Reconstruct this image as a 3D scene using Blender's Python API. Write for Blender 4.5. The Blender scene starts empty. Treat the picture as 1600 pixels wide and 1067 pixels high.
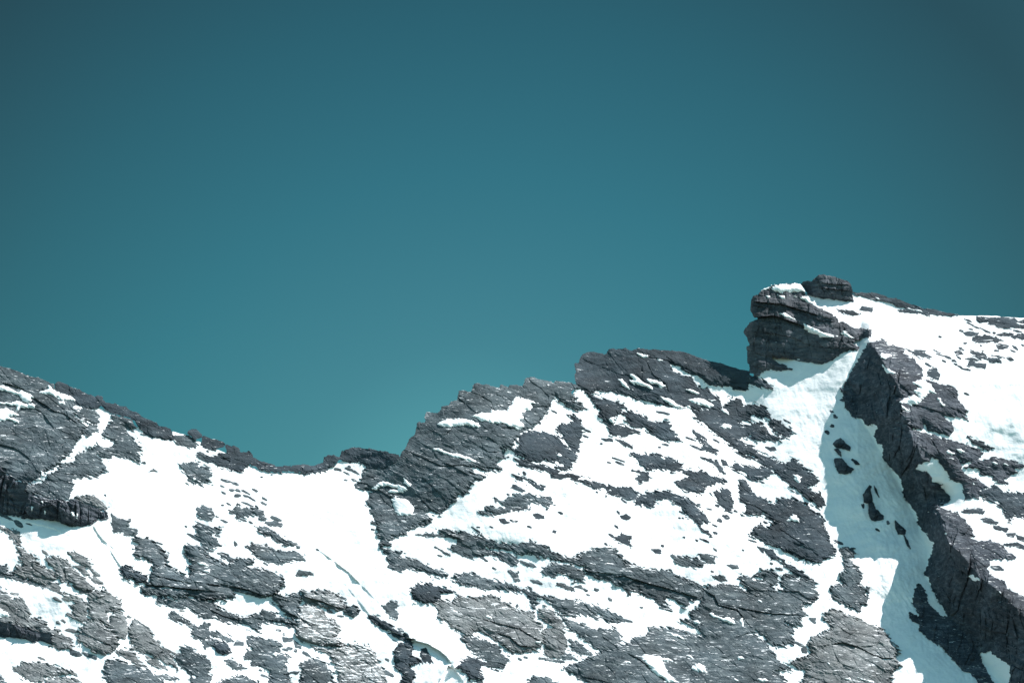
import bpy, math, re
import numpy as np
sc = bpy.context.scene
R = math.radians

# ------------------------------------------------------------------ camera
FPX = 4800.0                      # focal length in photo pixels (1600 wide)
PITCH = 10.0
CXP, CYP = 800.0, 533.5
cam_d = bpy.data.cameras.new('camera')
cam = bpy.data.objects.new('camera', cam_d)
sc.collection.objects.link(cam)
cam_d.sensor_width = 36.0
cam_d.lens = 36.0 * FPX / 1600.0
cam_d.clip_start = 1.0
cam_d.clip_end = 30000.0
cam.location = (0, 0, 1.7)
cam.rotation_euler = (R(90 + PITCH), 0, 0)
sc.camera = cam

# ------------------------------------------------------------------ sun, sky, exposure
SUN = np.array([0.56, 0.13, 0.80]); SUN /= np.linalg.norm(SUN)
sun_el = math.asin(SUN[2]); sun_az = math.atan2(SUN[0], SUN[1])     # azimuth from +Y towards +X
sd_ = bpy.data.lights.new('sun', 'SUN'); sd_.energy = 4.8; sd_.angle = R(0.5); sd_.color = (1.0, 0.955, 0.925)
sun = bpy.data.objects.new('sun', sd_); sc.collection.objects.link(sun)
sun.rotation_euler = (R(90) - sun_el, 0, math.pi - sun_az)
# point -Z of the lamp away from the sun direction
from mathutils import Vector
sun.rotation_euler = Vector(SUN.tolist()).to_track_quat('Z', 'Y').to_euler()

w = bpy.data.worlds.new('World'); sc.world = w; w.use_nodes = True
nt = w.node_tree; nt.nodes.clear()
N = nt.nodes.new; L = nt.links.new
out = N('ShaderNodeOutputWorld'); bg = N('ShaderNodeBackground'); bg.inputs['Strength'].default_value = 0.088
sky = N('ShaderNodeTexSky'); sky.sky_type = 'NISHITA'; sky.sun_disc = False
sky.sun_elevation = sun_el; sky.sun_rotation = sun_az
sky.altitude = 2500; sky.air_density = 1.0; sky.dust_density = 0.4; sky.ozone_density = 1.0
tint = N('ShaderNodeMix'); tint.data_type = 'RGBA'; tint.blend_type = 'MULTIPLY'; tint.inputs['Factor'].default_value = 1.0
tint.inputs['B'].default_value = (0.46, 0.95, 0.70, 1)
# sky tint: lens-style vignette painted around an added glow over the col
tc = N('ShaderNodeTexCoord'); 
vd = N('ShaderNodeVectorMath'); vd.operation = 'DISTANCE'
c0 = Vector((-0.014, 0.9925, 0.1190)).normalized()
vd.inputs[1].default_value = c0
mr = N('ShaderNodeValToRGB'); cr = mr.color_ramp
SKYSTOPS = [(0.00, (.54, .61, .64)), (0.030, (.46, .54, .57)), (0.055, (.37, .46, .50)), (0.110, (.27, .405, .445)), (0.162, (.23, .325, .355)), (0.224, (.205, .208, .222)), (0.31, (.30, .30, .31)), (0.55, (1.2, 1.0, 1.0)), (1.0, (2.05, 1.42, 1.42))]  # far stops, out of view, brightened as added fill for the shaded snow
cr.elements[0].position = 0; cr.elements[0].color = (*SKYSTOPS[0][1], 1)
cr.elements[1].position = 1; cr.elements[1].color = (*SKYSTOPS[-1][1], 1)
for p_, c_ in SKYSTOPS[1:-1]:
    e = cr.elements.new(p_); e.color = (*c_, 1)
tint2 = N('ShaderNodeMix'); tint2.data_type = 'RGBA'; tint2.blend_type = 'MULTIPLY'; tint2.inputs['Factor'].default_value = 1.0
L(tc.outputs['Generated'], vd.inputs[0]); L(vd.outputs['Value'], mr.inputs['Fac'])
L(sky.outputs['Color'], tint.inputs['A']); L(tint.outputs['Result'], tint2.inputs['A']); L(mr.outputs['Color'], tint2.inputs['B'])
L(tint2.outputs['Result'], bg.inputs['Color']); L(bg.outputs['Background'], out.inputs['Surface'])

vs = sc.view_settings
sc.display_settings.display_device = 'sRGB'
vs.view_transform = 'Standard'; vs.look = 'None'; vs.exposure = 0.77; vs.gamma = 1.0; vs.use_curve_mapping = False
sc.cycles.max_bounces = 5; sc.cycles.diffuse_bounces = 3

# ------------------------------------------------------------------ noise helpers
def _h(ix, iy, seed):
    ix = ix.astype(np.int64); iy = iy.astype(np.int64)
    n = (ix * 374761393 + iy * 668265263 + seed * 1442695041) & 0xffffffff
    n = ((n ^ (n >> 13)) * 1274126177) & 0xffffffff
    n = ((n ^ (n >> 16)) * 2246822519) & 0xffffffff
    return ((n ^ (n >> 15)) & 0xffffff) / float(0x1000000)
def gn(x, y, seed):                      # gradient noise, about -1..1
    x0 = np.floor(x); y0 = np.floor(y); fx = x - x0; fy = y - y0
    ux = fx * fx * fx * (fx * (fx * 6 - 15) + 10); uy = fy * fy * fy * (fy * (fy * 6 - 15) + 10)
    def g(i, j):
        a = _h(x0 + i, y0 + j, seed) * 2 * math.pi
        return np.cos(a) * (fx - i) + np.sin(a) * (fy - j)
    a = g(0, 0); b = g(1, 0); c = g(0, 1); d = g(1, 1)
    return ((a + (b - a) * ux) * (1 - uy) + (c + (d - c) * ux) * uy) * 1.5
def fbm(x, y, seed, octv=4, gain=0.5):
    s = 0; a = 1.0; f = 1.0
    for o in range(octv):
        s = s + a * gn(x * f, y * f, seed + o * 17); a *= gain; f *= 2.03
    return s
def facets(x, y, seed, tilt=1.0, off=0.5):      # tilted flat cells with cracks between
    x0 = np.floor(x); y0 = np.floor(y)
    d1 = np.full(x.shape, 9.0); d2 = np.full(x.shape, 9.0); h = np.zeros(x.shape)
    for i in (-1, 0, 1):
        for j in (-1, 0, 1):
            cx = x0 + i; cy = y0 + j
            px = cx + _h(cx, cy, seed); py = cy + _h(cx, cy, seed + 5)
            dx = x - px; dy = y - py; d = dx * dx + dy * dy
            a = _h(cx, cy, seed + 9) * 2 - 1; b = _h(cx, cy, seed + 13) * 2 - 1; o = _h(cx, cy, seed + 21) - 0.5
            hh = tilt * (a * dx + b * dy) + off * o
            m = d < d1
            d2 = np.where(m, d1, np.minimum(d2, d)); h = np.where(m, hh, h); d1 = np.where(m, d, d1)
    return h, np.sqrt(d2) - np.sqrt(d1)

# ------------------------------------------------------------------ tracing sheets (a 5x enlargement of each part of the face)
TILE = dict(A=(1280, 427), B=(960, 427), C=(640, 427), D=(0, 560), E=(320, 640), F=(640, 640), G=(960, 640), H=(1280, 640),
            I=(0, 773), J=(0, 854), K=(320, 854), L=(640, 854), M=(960, 854), N=(1280, 854))
def P(s):
    o = (0, 0); k = 1.0; pts = []
    for t in s.replace(':', ': ').split():
        if t.endswith(':'): o = TILE[t[0]]
        else:
            a, b = t.split(','); pts.append((o[0] + float(a) / 5, o[1] + float(b) / 5))
    return pts

# ------------------------------------------------------------------ the shape of the mountain: depth (m) of the face
def itp(y, pts): 
    a = sorted(pts); return np.interp(y, [p[0] for p in a], [p[1] for p in a])
WBASE = [(470, 1350), (530, 1347), (560, 1340), (600, 1326), (650, 1343), (700, 1376), (750, 1402), (800, 1426), (850, 1449), (900, 1450), (950, 1476), (1000, 1512), (1067, 1560), (1300, 1700)]
WCREST = [(470, 1365), (530, 1360), (560, 1378), (600, 1400), (650, 1412), (700, 1436), (750, 1452), (800, 1466), (850, 1486), (900, 1535), (950, 1590), (1000, 1640), (1067, 1700), (1300, 1900)]
WAMP = [(485, 0), (530, 13), (560, 32), (600, 39), (650, 37), (700, 31), (740, 25), (775, 23), (810, 24), (850, 26), (900, 26), (1067, 29), (1300, 34)]
def segdist(px, py, pts):
    best = np.full(px.shape, 1e9); side = np.zeros(px.shape)
    for (x0, y0), (x1, y1) in zip(pts[:-1], pts[1:]):
        dx, dy = x1 - x0, y1 - y0; l2 = dx * dx + dy * dy + 1e-9
        t = np.clip(((px - x0) * dx + (py - y0) * dy) / l2, 0, 1)
        qx = px - x0 - t * dx; qy = py - y0 - t * dy; d = np.sqrt(qx * qx + qy * qy)
        s = np.where(dx * qy - dy * qx < 0, 1.0, -1.0)       # +1 above a line drawn left to right
        m = d < best; best = np.where(m, d, best); side = np.where(m, s, side)
    return best, side
SNOWLIPS = [("I:720,235 760,300 800,350 850,390", 0.8, 16), ("I:850,420 890,480 950,575", 0.9, 14),
            ("K:1180,400 1290,540 1360,590 1440,650 1540,745", 0.45, 18), ("K:1560,700 L:60,738 140,760 230,810 290,860 325,915", 3.6, 18),
            ("I:180,205 330,240 420,265 500,300", 0.5, 12), ("K:1000,110 1120,200 1220,300", 1.0, 20), ("L:230,1065 300,930 380,960", 2.0, 14)]
def ledge(px, py, s, amp, fall, groove=0.5, gw=4.0):
    pts = P(s); xs = [p[0] for p in pts]; ys = [p[1] for p in pts]; m = fall * 3.2
    sel = (px > min(xs) - m) & (px < max(xs) + m) & (py > min(ys) - m) & (py < max(ys) + m)
    o = np.zeros(px.shape)
    if not sel.any(): return o
    d, s_ = segdist(px[sel], py[sel], pts)
    # fade towards both ends of the line
    de = np.minimum(np.hypot(px[sel] - pts[0][0], py[sel] - pts[0][1]), np.hypot(px[sel] - pts[-1][0], py[sel] - pts[-1][1]))
    f = np.clip(de / 8.0, 0, 1)
    o[sel] = np.where(s_ > 0, amp * np.exp(-(d / fall) ** 1.3), -groove * amp * np.exp(-d / gw)) * f
    return o
def Dm(px, py):                          # the smooth mountain
    px = np.asarray(px, float); py = np.asarray(py, float)
    d = 1180 + 0.30 * (1067 - py)
    xb = itp(py, WBASE); xc = itp(py, WCREST); amp = itp(py, WAMP)
    wob = 5 * gn(py / 40, px * 0 + 3.3, 31)
    t = np.clip((px + wob - xb) / (xc - xb), 0, 1)
    d -= amp * t * (1 - 0.35 * np.clip((px - xc) / 220, 0, 1))
    d += 13 * np.exp(-((px - 1468) / 30) ** 2 - ((py - 778) / 22) ** 2)
    rec = itp(py, [(430, 0), (540, 2), (620, 7), (1067, 8), (1300, 6)])
    d += rec * np.exp(-np.clip(xb - px, 0, None) / 75.0) * (1 - t)
    # left bowl under the col, a gentle hollow; ribs to either side
    d += 9 * np.exp(-((px - 520) / 130) ** 2) * np.clip((1000 - py) / 250, 0, 1)
    d -= 5 * np.exp(-((px - 60) / 170) ** 2)
    d -= 7 * np.exp(-((px - 740) / 120) ** 2) * np.clip((860 - py) / 200, 0, 1)
    d += 4.0 * fbm(px / 210, py / 150, 3, 2)
    # the couloir head leans away from the sun
    hx = np.where(px < 1165, np.exp(-((1165 - px) / 150.0) ** 2) * 9, 9 - 25 * np.clip((px - 1165) / 175, 0, 1))
    d += hx * np.exp(-((py - 645) / 110) ** 2) * (1 - t)
    # the upper right snowfield tips gently to the left
    d -= 18 * np.clip((px - 1370) / 260, 0, 1.3)
    # snow falls away more gently below the summit block
    d += 4 * np.exp(-((px - 1270) / 60) ** 2 - ((py - 620) / 60) ** 2)
    return d
def Dfun(px, py):
    px = np.asarray(px, float); py = np.asarray(py, float)
    d = Dm(px, py)
    d += 1.15 * fbm(px / 55 + 0.01 * py, py / 38, 41, 3)
    # slide runnels down the couloir
    xb = itp(py, WBASE); m_ = np.exp(-((px - xb + 45) / 60) ** 2) * np.clip((py - 540) / 60, 0, 1)
    q_ = px - xb
    d += m_ * np.clip((py - 600) / 120, 0.15, 1) * (0.42 * fbm(q_ / 13 + gn(py / 40, px / 60, 83), py / 80, 81, 3) + 0.3 * fbm(px / 7, py / 7, 82, 2))
    u = px * 0.6 - py * 0.8; v = px * 0.8 + py * 0.6
    d += 0.10 * fbm((px - 0.35 * py) / 9, py / 34, 77, 3)
    for s, a, f in SNOWLIPS: d = d - ledge(px, py, s, a, f, 0.25, 5)
    return d
cp, sp_ = math.cos(R(PITCH)), math.sin(R(PITCH))
def W(px, py, d):                        # point at horizontal distance d on the sight line through (px, py)
    a = (px - CXP) / FPX; b = (CYP - py) / FPX
    y = cp - b * sp_; z = sp_ + b * cp
    k = d / y
    return np.stack([a * k, d, 1.7 + z * k], -1)

# ------------------------------------------------------------------ materials
def mat_rock(name, dark, mid, light, snow=0.0, scale=1.0, dip=-27):
    m = bpy.data.materials.new(name); m.use_nodes = True; t = m.node_tree; n = t.nodes.new; l = t.links.new
    b = t.nodes['Principled BSDF']; b.inputs['Roughness'].default_value = 0.88; b.inputs['Specular IOR Level'].default_value = 0.25
    g = n('ShaderNodeNewGeometry')
    mp = n('ShaderNodeMapping'); mp.inputs['Rotation'].default_value = (0, R(dip), 0); mp.inputs['Scale'].default_value = (0.10 * scale, 0.25 * scale, 0.55 * scale)
    l(g.outputs['Position'], mp.inputs['Vector'])
    n1 = n('ShaderNodeTexNoise'); n1.inputs['Scale'].default_value = 1.0; n1.inputs['Detail'].default_value = 8; n1.inputs['Roughness'].default_value = 0.74; n1.inputs['Distortion'].default_value = 0.4
    l(mp.outputs['Vector'], n1.inputs['Vector'])
    r = n('ShaderNodeValToRGB'); e = r.color_ramp.elements
    e[0].position = 0.32; e[0].color = (*dark, 1); e[1].position = 0.70; e[1].color = (*light, 1)
    x = r.color_ramp.elements.new(0.50); x.color = (*mid, 1)
    l(n1.outputs['Fac'], r.inputs['Fac'])
    # broad patches of darker and paler stone
    n2 = n('ShaderNodeTexNoise'); n2.inputs['Scale'].default_value = 0.07; n2.inputs['Detail'].default_value = 5; l(g.outputs['Position'], n2.inputs['Vector'])
    mr = n('ShaderNodeMapRange'); mr.inputs['From Min'].default_value = 0.3; mr.inputs['From Max'].default_value = 0.7; mr.inputs['To Min'].default_value = 0.62; mr.inputs['To Max'].default_value = 1.40
    l(n2.outputs['Fac'], mr.inputs['Value'])
    mx = n('ShaderNodeVectorMath'); mx.operation = 'SCALE'; l(r.outputs['Color'], mx.inputs[0]); l(mr.outputs['Result'], mx.inputs['Scale'])
    col = mx.outputs['Vector']
    # pale lichen flecks
    n3 = n('ShaderNodeTexNoise'); n3.inputs['Scale'].default_value = 1.6; n3.inputs['Detail'].default_value = 4; n3.inputs['Roughness'].default_value = 0.7; l(g.outputs['Position'], n3.inputs['Vector'])
    th = n('ShaderNodeMapRange'); th.inputs['From Min'].default_value = 0.62; th.inputs['From Max'].default_value = 0.70; th.inputs['To Max'].default_value = 0.55
    l(n3.outputs['Fac'], th.inputs['Value'])
    mm = n('ShaderNodeMix'); mm.data_type = 'RGBA'; mm.inputs['B'].default_value = (*[min(1, c * 1.7) for c in light], 1)
    l(th.outputs['Result'], mm.inputs['Factor']); l(col, mm.inputs['A']); col = mm.outputs['Result']
    if snow > 0:                          # powder caught on the rough faces that look up
        n4 = n('ShaderNodeTexNoise'); n4.inputs['Scale'].default_value = 0.9; n4.inputs['Detail'].default_value = 7; n4.inputs['Roughness'].default_value = 0.75
        l(mp.outputs['Vector'], n4.inputs['Vector']); n4.inputs['Scale'].default_value = 2.2
        sx = n('ShaderNodeSeparateXYZ'); l(g.outputs['Normal'], sx.inputs[0])
        ad = n('ShaderNodeMath'); ad.operation = 'MULTIPLY_ADD'; l(sx.outputs['Z'], ad.inputs[0]); ad.inputs[1].default_value = 0.22; l(n4.outputs['Fac'], ad.inputs[2])
        t4 = n('ShaderNodeMapRange'); lo = 0.80 - snow * 0.2; t4.inputs['From Min'].default_value = lo; t4.inputs['From Max'].default_value = lo + 0.035
        l(ad.outputs[0], t4.inputs['Value'])
        m4 = n('ShaderNodeMix'); m4.data_type = 'RGBA'; m4.inputs['B'].default_value = (0.8, 0.82, 0.84, 1)
        l(t4.outputs['Result'], m4.inputs['Factor']); l(col, m4.inputs['A']); col = m4.outputs['Result']
    l(col, b.inputs['Base Color'])
    n5 = n('ShaderNodeTexNoise'); n5.inputs['Scale'].default_value = 3.0; n5.inputs['Detail'].default_value = 6; n5.inputs['Roughness'].default_value = 0.7; l(mp.outputs['Vector'], n5.inputs['Vector'])
    bp = n('ShaderNodeBump'); bp.inputs['Strength'].default_value = 0.6; bp.inputs['Distance'].default_value = 0.8; l(n5.outputs['Fac'], bp.inputs['Height'])
    l(bp.outputs['Normal'], b.inputs['Normal'])
    return m
def mat_snow():
    m = bpy.data.materials.new('snow'); m.use_nodes = True; t = m.node_tree; n = t.nodes.new; l = t.links.new
    b = t.nodes['Principled BSDF']; b.inputs['Roughness'].default_value = 0.7; b.inputs['Specular IOR Level'].default_value = 0.2
    g = n('ShaderNodeNewGeometry')
    n1 = n('ShaderNodeTexNoise'); n1.inputs['Scale'].default_value = 0.07; n1.inputs['Detail'].default_value = 5; l(g.outputs['Position'], n1.inputs['Vector'])
    r = n('ShaderNodeValToRGB'); e = r.color_ramp.elements
    e[0].position = 0.3; e[0].color = (0.80, 0.825, 0.85, 1); e[1].position = 0.6; e[1].color = (0.88, 0.89, 0.90, 1)
    l(n1.outputs['Fac'], r.inputs['Fac']); l(r.outputs['Color'], b.inputs['Base Color'])
    n2 = n('ShaderNodeTexNoise'); n2.inputs['Scale'].default_value = 0.8; n2.inputs['Detail'].default_value = 5; l(g.outputs['Position'], n2.inputs['Vector'])
    bp = n('ShaderNodeBump'); bp.inputs['Strength'].default_value = 0.3; bp.inputs['Distance'].default_value = 0.7; l(n2.outputs['Fac'], bp.inputs['Height'])
    l(bp.outputs['Normal'], b.inputs['Normal'])
    return m
MATS = {
    'dark': mat_rock('charcoal_rock', (0.018, 0.028, 0.037), (0.033, 0.049, 0.062), (0.066, 0.088, 0.103), 0.09),
    'mid': mat_rock('slate_rock', (0.027, 0.040, 0.049), (0.066, 0.089, 0.102), (0.150, 0.180, 0.192), 0.23),
    'rib': mat_rock('ribbed_slate_rock', (0.027, 0.040, 0.049), (0.066, 0.089, 0.102), (0.160, 0.187, 0.196), 0.22, 1.0, -52),
    'light': mat_rock('pale_grey_rock', (0.048, 0.058, 0.065), (0.138, 0.153, 0.160), (0.255, 0.270, 0.270), 0.22),
    'dust': mat_rock('snow_dusted_rock', (0.07, 0.08, 0.09), (0.15, 0.165, 0.17), (0.27, 0.28, 0.28), 0.56),
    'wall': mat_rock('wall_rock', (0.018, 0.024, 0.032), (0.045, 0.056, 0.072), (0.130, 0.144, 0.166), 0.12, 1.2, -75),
    'crag': mat_rock('summit_rock', (0.030, 0.036, 0.046), (0.068, 0.078, 0.094), (0.150, 0.160, 0.178), 0.08, 1.3, -14),
}
SNOW = mat_snow()

# ------------------------------------------------------------------ mesh builders
def mesh_obj(name, verts, faces, mat, origin=None, parent=None, smooth=False):
    me = bpy.data.meshes.new(name)
    if origin is not None: verts = verts - np.array(origin)
    nv = len(verts); nf = len(faces)
    me.vertices.add(nv); me.vertices.foreach_set('co', verts.astype(np.float32).ravel())
    me.loops.add(nf * 4); me.loops.foreach_set('vertex_index', faces.astype(np.int32).ravel())
    me.polygons.add(nf); me.polygons.foreach_set('loop_start', np.arange(0, nf * 4, 4, dtype=np.int32))
    me.polygons.foreach_set('use_smooth', np.full(nf, smooth))
    me.update(calc_edges=True); me.materials.append(mat)
    o = bpy.data.objects.new(name, me); sc.collection.objects.link(o)
    if parent is not None:
        o.parent = parent                 # parent sits at its own origin; keep this part in place
        if origin is not None: o.location = np.array(origin) - np.array(parent.location)
    elif origin is not None: o.location = origin
    return o

# relief of the rock, shared by the whole face so that the beds run through from outcrop to outcrop
GX0, GX1, GY0, GY1 = -150, 1751, 400, 1190
gx, gy = np.meshgrid(np.arange(GX0, GX1, dtype=float), np.arange(GY0, GY1, dtype=float))
wx = gx + 7 * fbm(gx / 90, gy / 90, 201, 2); wy = gy + 7 * fbm(gx / 90, gy / 90, 202, 2)
th = R(27); U = wx * math.cos(th) + wy * math.sin(th); V = -wx * math.sin(th) + wy * math.cos(th)
fa, ca = facets(U / 62, V / 22, 301, 1.0, 0.9)
fb, cb = facets(U / 24, V / 9, 302, 1.0, 0.9)
fc, cc = facets(U / 9, V / 4.5, 303, 1.0, 0.9)
REL = 1.6 * fa + 0.8 * fb + 0.35 * fc - 0.6 * np.exp(-(ca / 0.035)) - 0.5 * np.exp(-(cb / 0.05)) + 0.20 * fbm(U / 22, V / 3.0, 310, 3) + 0.22 * fbm(gx / 4, gy / 4, 311, 2)
STRAT = fbm(U / 70, V / 6.5, 320, 3); REL = REL + 0.25 * STRAT
# wall relief: vertical joints
f1, c1 = facets(wx / 16, wy / 42, 331, 1.0, 0.9); f2, c2 = facets(wx / 6, wy / 15, 332, 1.0, 0.9)
f0, c0_ = facets(wx / 40 + 0.15 * wy / 40, wy / 120, 335, 1.0, 0.9)
RELW = 4.2 * f0 - 1.6 * np.exp(-c0_ / 0.05) + 2.0 * f1 + 0.8 * f2 - 0.8 * np.exp(-c1 / 0.06) + 0.5 * fbm(wx / 9, wy / 30, 333, 3) + 1.0 * fbm(U / 60, V / 8, 334, 2)
_r1 = fbm(U / 14, V / 2.6, 361, 2, 0.6); _r2 = fbm((gx * .5 + gy * .87) / 18, (gx * .87 - gy * .5) / 3.2, 362, 2)
FRG = 9.5 * np.clip(_r1 - 0.26, 0, 1) - 9.0 * np.clip(-_r1 - 0.40, 0, 1) - 5.0 * np.clip(_r2 - 0.5, 0, 1)
BLK = facets(gx / 7.0, gy / 9.0, 351, 0.0, 1.0)[0] * 5.0 + facets(gx / 3.6, gy / 4.2, 352, 0.0, 1.0)[0] * 1.2
RAG = 2.2 * fbm(U / 13, V / 4.5, 341, 3, 0.62) + 1.6 * gn(U / 6.0, V / 2.1, 343) + 0.8 * gn(gx / 2.6, gy / 2.2, 342)
LEDGES = [("M:-20,235 80,225 180,262 420,325 520,360 660,395", 1.6), ("M:690,340 780,380 815,455 960,490 1015,560", 1.8), ("M:950,470 1050,490 1220,520 1480,532", 1.6),
          ("M:1110,340 1300,350 1440,350 1500,400 1590,415", 1.0), ("N:90,760 180,745 300,780 420,840 510,870 600,870", 1.4), ("J:0,205 110,225 240,260 380,305", 1.5),
          ("J:500,150 520,260 560,300 720,370", 1.2), ("L:1370,190 1480,200 1600,210", 1.4), ("L:680,670 780,700 860,770 980,780", 1.4), ("L:560,560 700,600 860,640 960,700", 0.9),
          ("K:200,305 340,335 420,370 560,400", 2.6), ("K:530,430 620,500 720,545", 2.2), ("K:0,285 140,305", 2.0), ("I:1120,700 1280,710 1440,730 1600,745", 2.6), ("I:1180,620 1350,660 1500,690", 1.2),
          ("D:0,180 180,240 300,330 420,410 500,430 620,520", 1.3), ("K:760,385 900,420 1000,460 1090,490", 1.8), ("J:0,590 80,600 200,640 380,680", 1.6), ("K:720,700 900,770 1100,772", 1.6),
          ("K:20,480 140,540 290,575", 1.2), ("K:500,570 640,590 720,610", 1.4), ("G:990,715 1100,750 1250,840", 1.0), ("G:1280,920 1400,1000 1500,1060", 0.9), ("M:100,830 200,880 320,980", 1.2),
          ("C:370,960 440,1020", 1.6), ("C:730,940 745,880", 1.0), ("F:0,330 120,380 250,440 420,430 500,450", 1.0), ("F:540,280 620,330 720,330", 0.8), ("F:80,690 190,800", 0.9),
          ("B:200,640 420,680 600,760 700,820", 1.0), ("B:250,680 300,790 400,860 430,930", 0.9), ("A:0,110 120,125 240,135", 0.8), ("A:0,70 100,85 230,90", 0.6),
          ("B:1090,345 1250,330 1450,400 1600,480", 1.8), ("B:1080,220 1300,240 1500,300 1600,330", 1.2), ("H:1030,700 940,755 860,740", 1.4), ("H:840,480 880,555 960,590", 1.2), ("H:690,150 850,170 1000,230 1250,320", 0.8)]
for s, a in LEDGES:
    q = ledge(gx, gy, s, a * 1.3, 20, 1.3, 1.9); REL += q; RELW += q * 0.8

# the summit: stacked beds with square edges, cut by upright joints
_v = (gy - 0.20 * gx + 5 * gn(gx / 50, gy / 30, 371) + 1.2 * gn(gx / 12, gy / 12, 375)) / 10.5; _k = np.floor(_v); _fr = _v - _k
_j, _jc = facets(gx / 27 + 7.3 * _k, _k + 0.5 + 0.12 * _fr, 372, 0.4, 0.8)
RELC = 2.3 * (_h(_k, 0 * _k, 373) - 0.5) + 0.5 * (1 - _fr) - 0.5 * np.exp(-_fr / 0.08) + 1.3 * _j - 0.8 * np.exp(-_jc / 0.04) + 1.1 * f1 - 0.6 * np.exp(-c1 / 0.05) + 0.5 * fbm(gx / 7, gy / 7, 374, 3)
for s, a in LEDGES:
    if s[:2] in ('B:', 'A:'): RELC += ledge(gx, gy, s, a * 1.9, 16, 1.2, 2.2)
RELC += 1.2 * f0
def sdist(X, Y, poly):                   # signed distance, positive inside
    best = np.full(X.shape, 1e9); ins = np.zeros(X.shape, bool)
    n = len(poly)
    for i in range(n):
        x0, y0 = poly[i]; x1, y1 = poly[(i + 1) % n]
        dx, dy = x1 - x0, y1 - y0; l2 = dx * dx + dy * dy + 1e-9
        t = np.clip(((X - x0) * dx + (Y - y0) * dy) / l2, 0, 1)
        best = np.minimum(best, (X - x0 - t * dx) ** 2 + (Y - y0 - t * dy) ** 2)
        if y0 != y1:
            c = ((y0 > Y) != (y1 > Y)) & (X < (x1 - x0) * (Y - y0) / (y1 - y0) + x0)
            ins ^= c
    d = np.sqrt(best); return np.where(ins, d, -d)
def blur(a, r):
    k = np.ones(2 * r + 1) / (2 * r + 1)
    for ax in (0, 1):
        a = np.apply_along_axis(lambda v: np.convolve(np.pad(v, r, mode='edge'), k, 'valid'), ax, a)
    return a
def solid(name, X, Y, f, front, back, mat, parent=None, smooth=False, step=1.0):
    """closed solid over the cells where f > 0: front and back sheets plus the rim"""
    ins = f > 0
    cell = ins[:-1, :-1] | ins[1:, :-1] | ins[:-1, 1:] | ins[1:, 1:]
    if cell.sum() < 2: return None
    gy_, gx_ = np.gradient(f, step)
    g2 = np.maximum(gx_ ** 2 + gy_ ** 2, 0.15)
    mv = np.where(ins, 0, -f / g2)
    mx_ = np.clip(mv * gx_, -0.95 * step, 0.95 * step); my_ = np.clip(mv * gy_, -0.95 * step, 0.95 * step)
    X2 = X + mx_; Y2 = Y + my_
    H, Wd = X.shape
    used = np.zeros((H, Wd), bool)
    used[:-1, :-1] |= cell; used[1:, :-1] |= cell; used[:-1, 1:] |= cell; used[1:, 1:] |= cell
    idx = -np.ones((H, Wd), np.int64); nv = used.sum(); idx[used] = np.arange(nv)
    vf = W(X2[used], Y2[used], front[used]); vb = W(X2[used], Y2[used], np.maximum(back, front + 0.15)[used])
    i, j = np.nonzero(cell)
    a = idx[i, j]; b = idx[i, j + 1]; c = idx[i + 1, j + 1]; d = idx[i + 1, j]
    F = [np.stack([a, d, c, b], 1), np.stack([a, b, c, d], 1) + nv]
    cp_ = np.pad(cell, 1)
    def rim(mask, p, q):
        ii, jj = np.nonzero(mask)
        A = idx[ii + p[0], jj + p[1]]; B = idx[ii + q[0], jj + q[1]]
        F.append(np.stack([A, B, B + nv, A + nv], 1))
    rim(cell & ~cp_[:-2, 1:-1], (0, 0), (0, 1)); rim(cell & ~cp_[2:, 1:-1], (1, 1), (1, 0))
    rim(cell & ~cp_[1:-1, :-2], (1, 0), (0, 0)); rim(cell & ~cp_[1:-1, 2:], (0, 1), (1, 1))
    V = np.concatenate([vf, vb]); Fc = np.concatenate(F)
    lo = V.min(0); hi = V.max(0); org = ((lo[0] + hi[0]) / 2, (lo[1] + hi[1]) / 2, lo[2])
    return mesh_obj(name, V, Fc, mat, origin=org, parent=parent, smooth=smooth)

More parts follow.
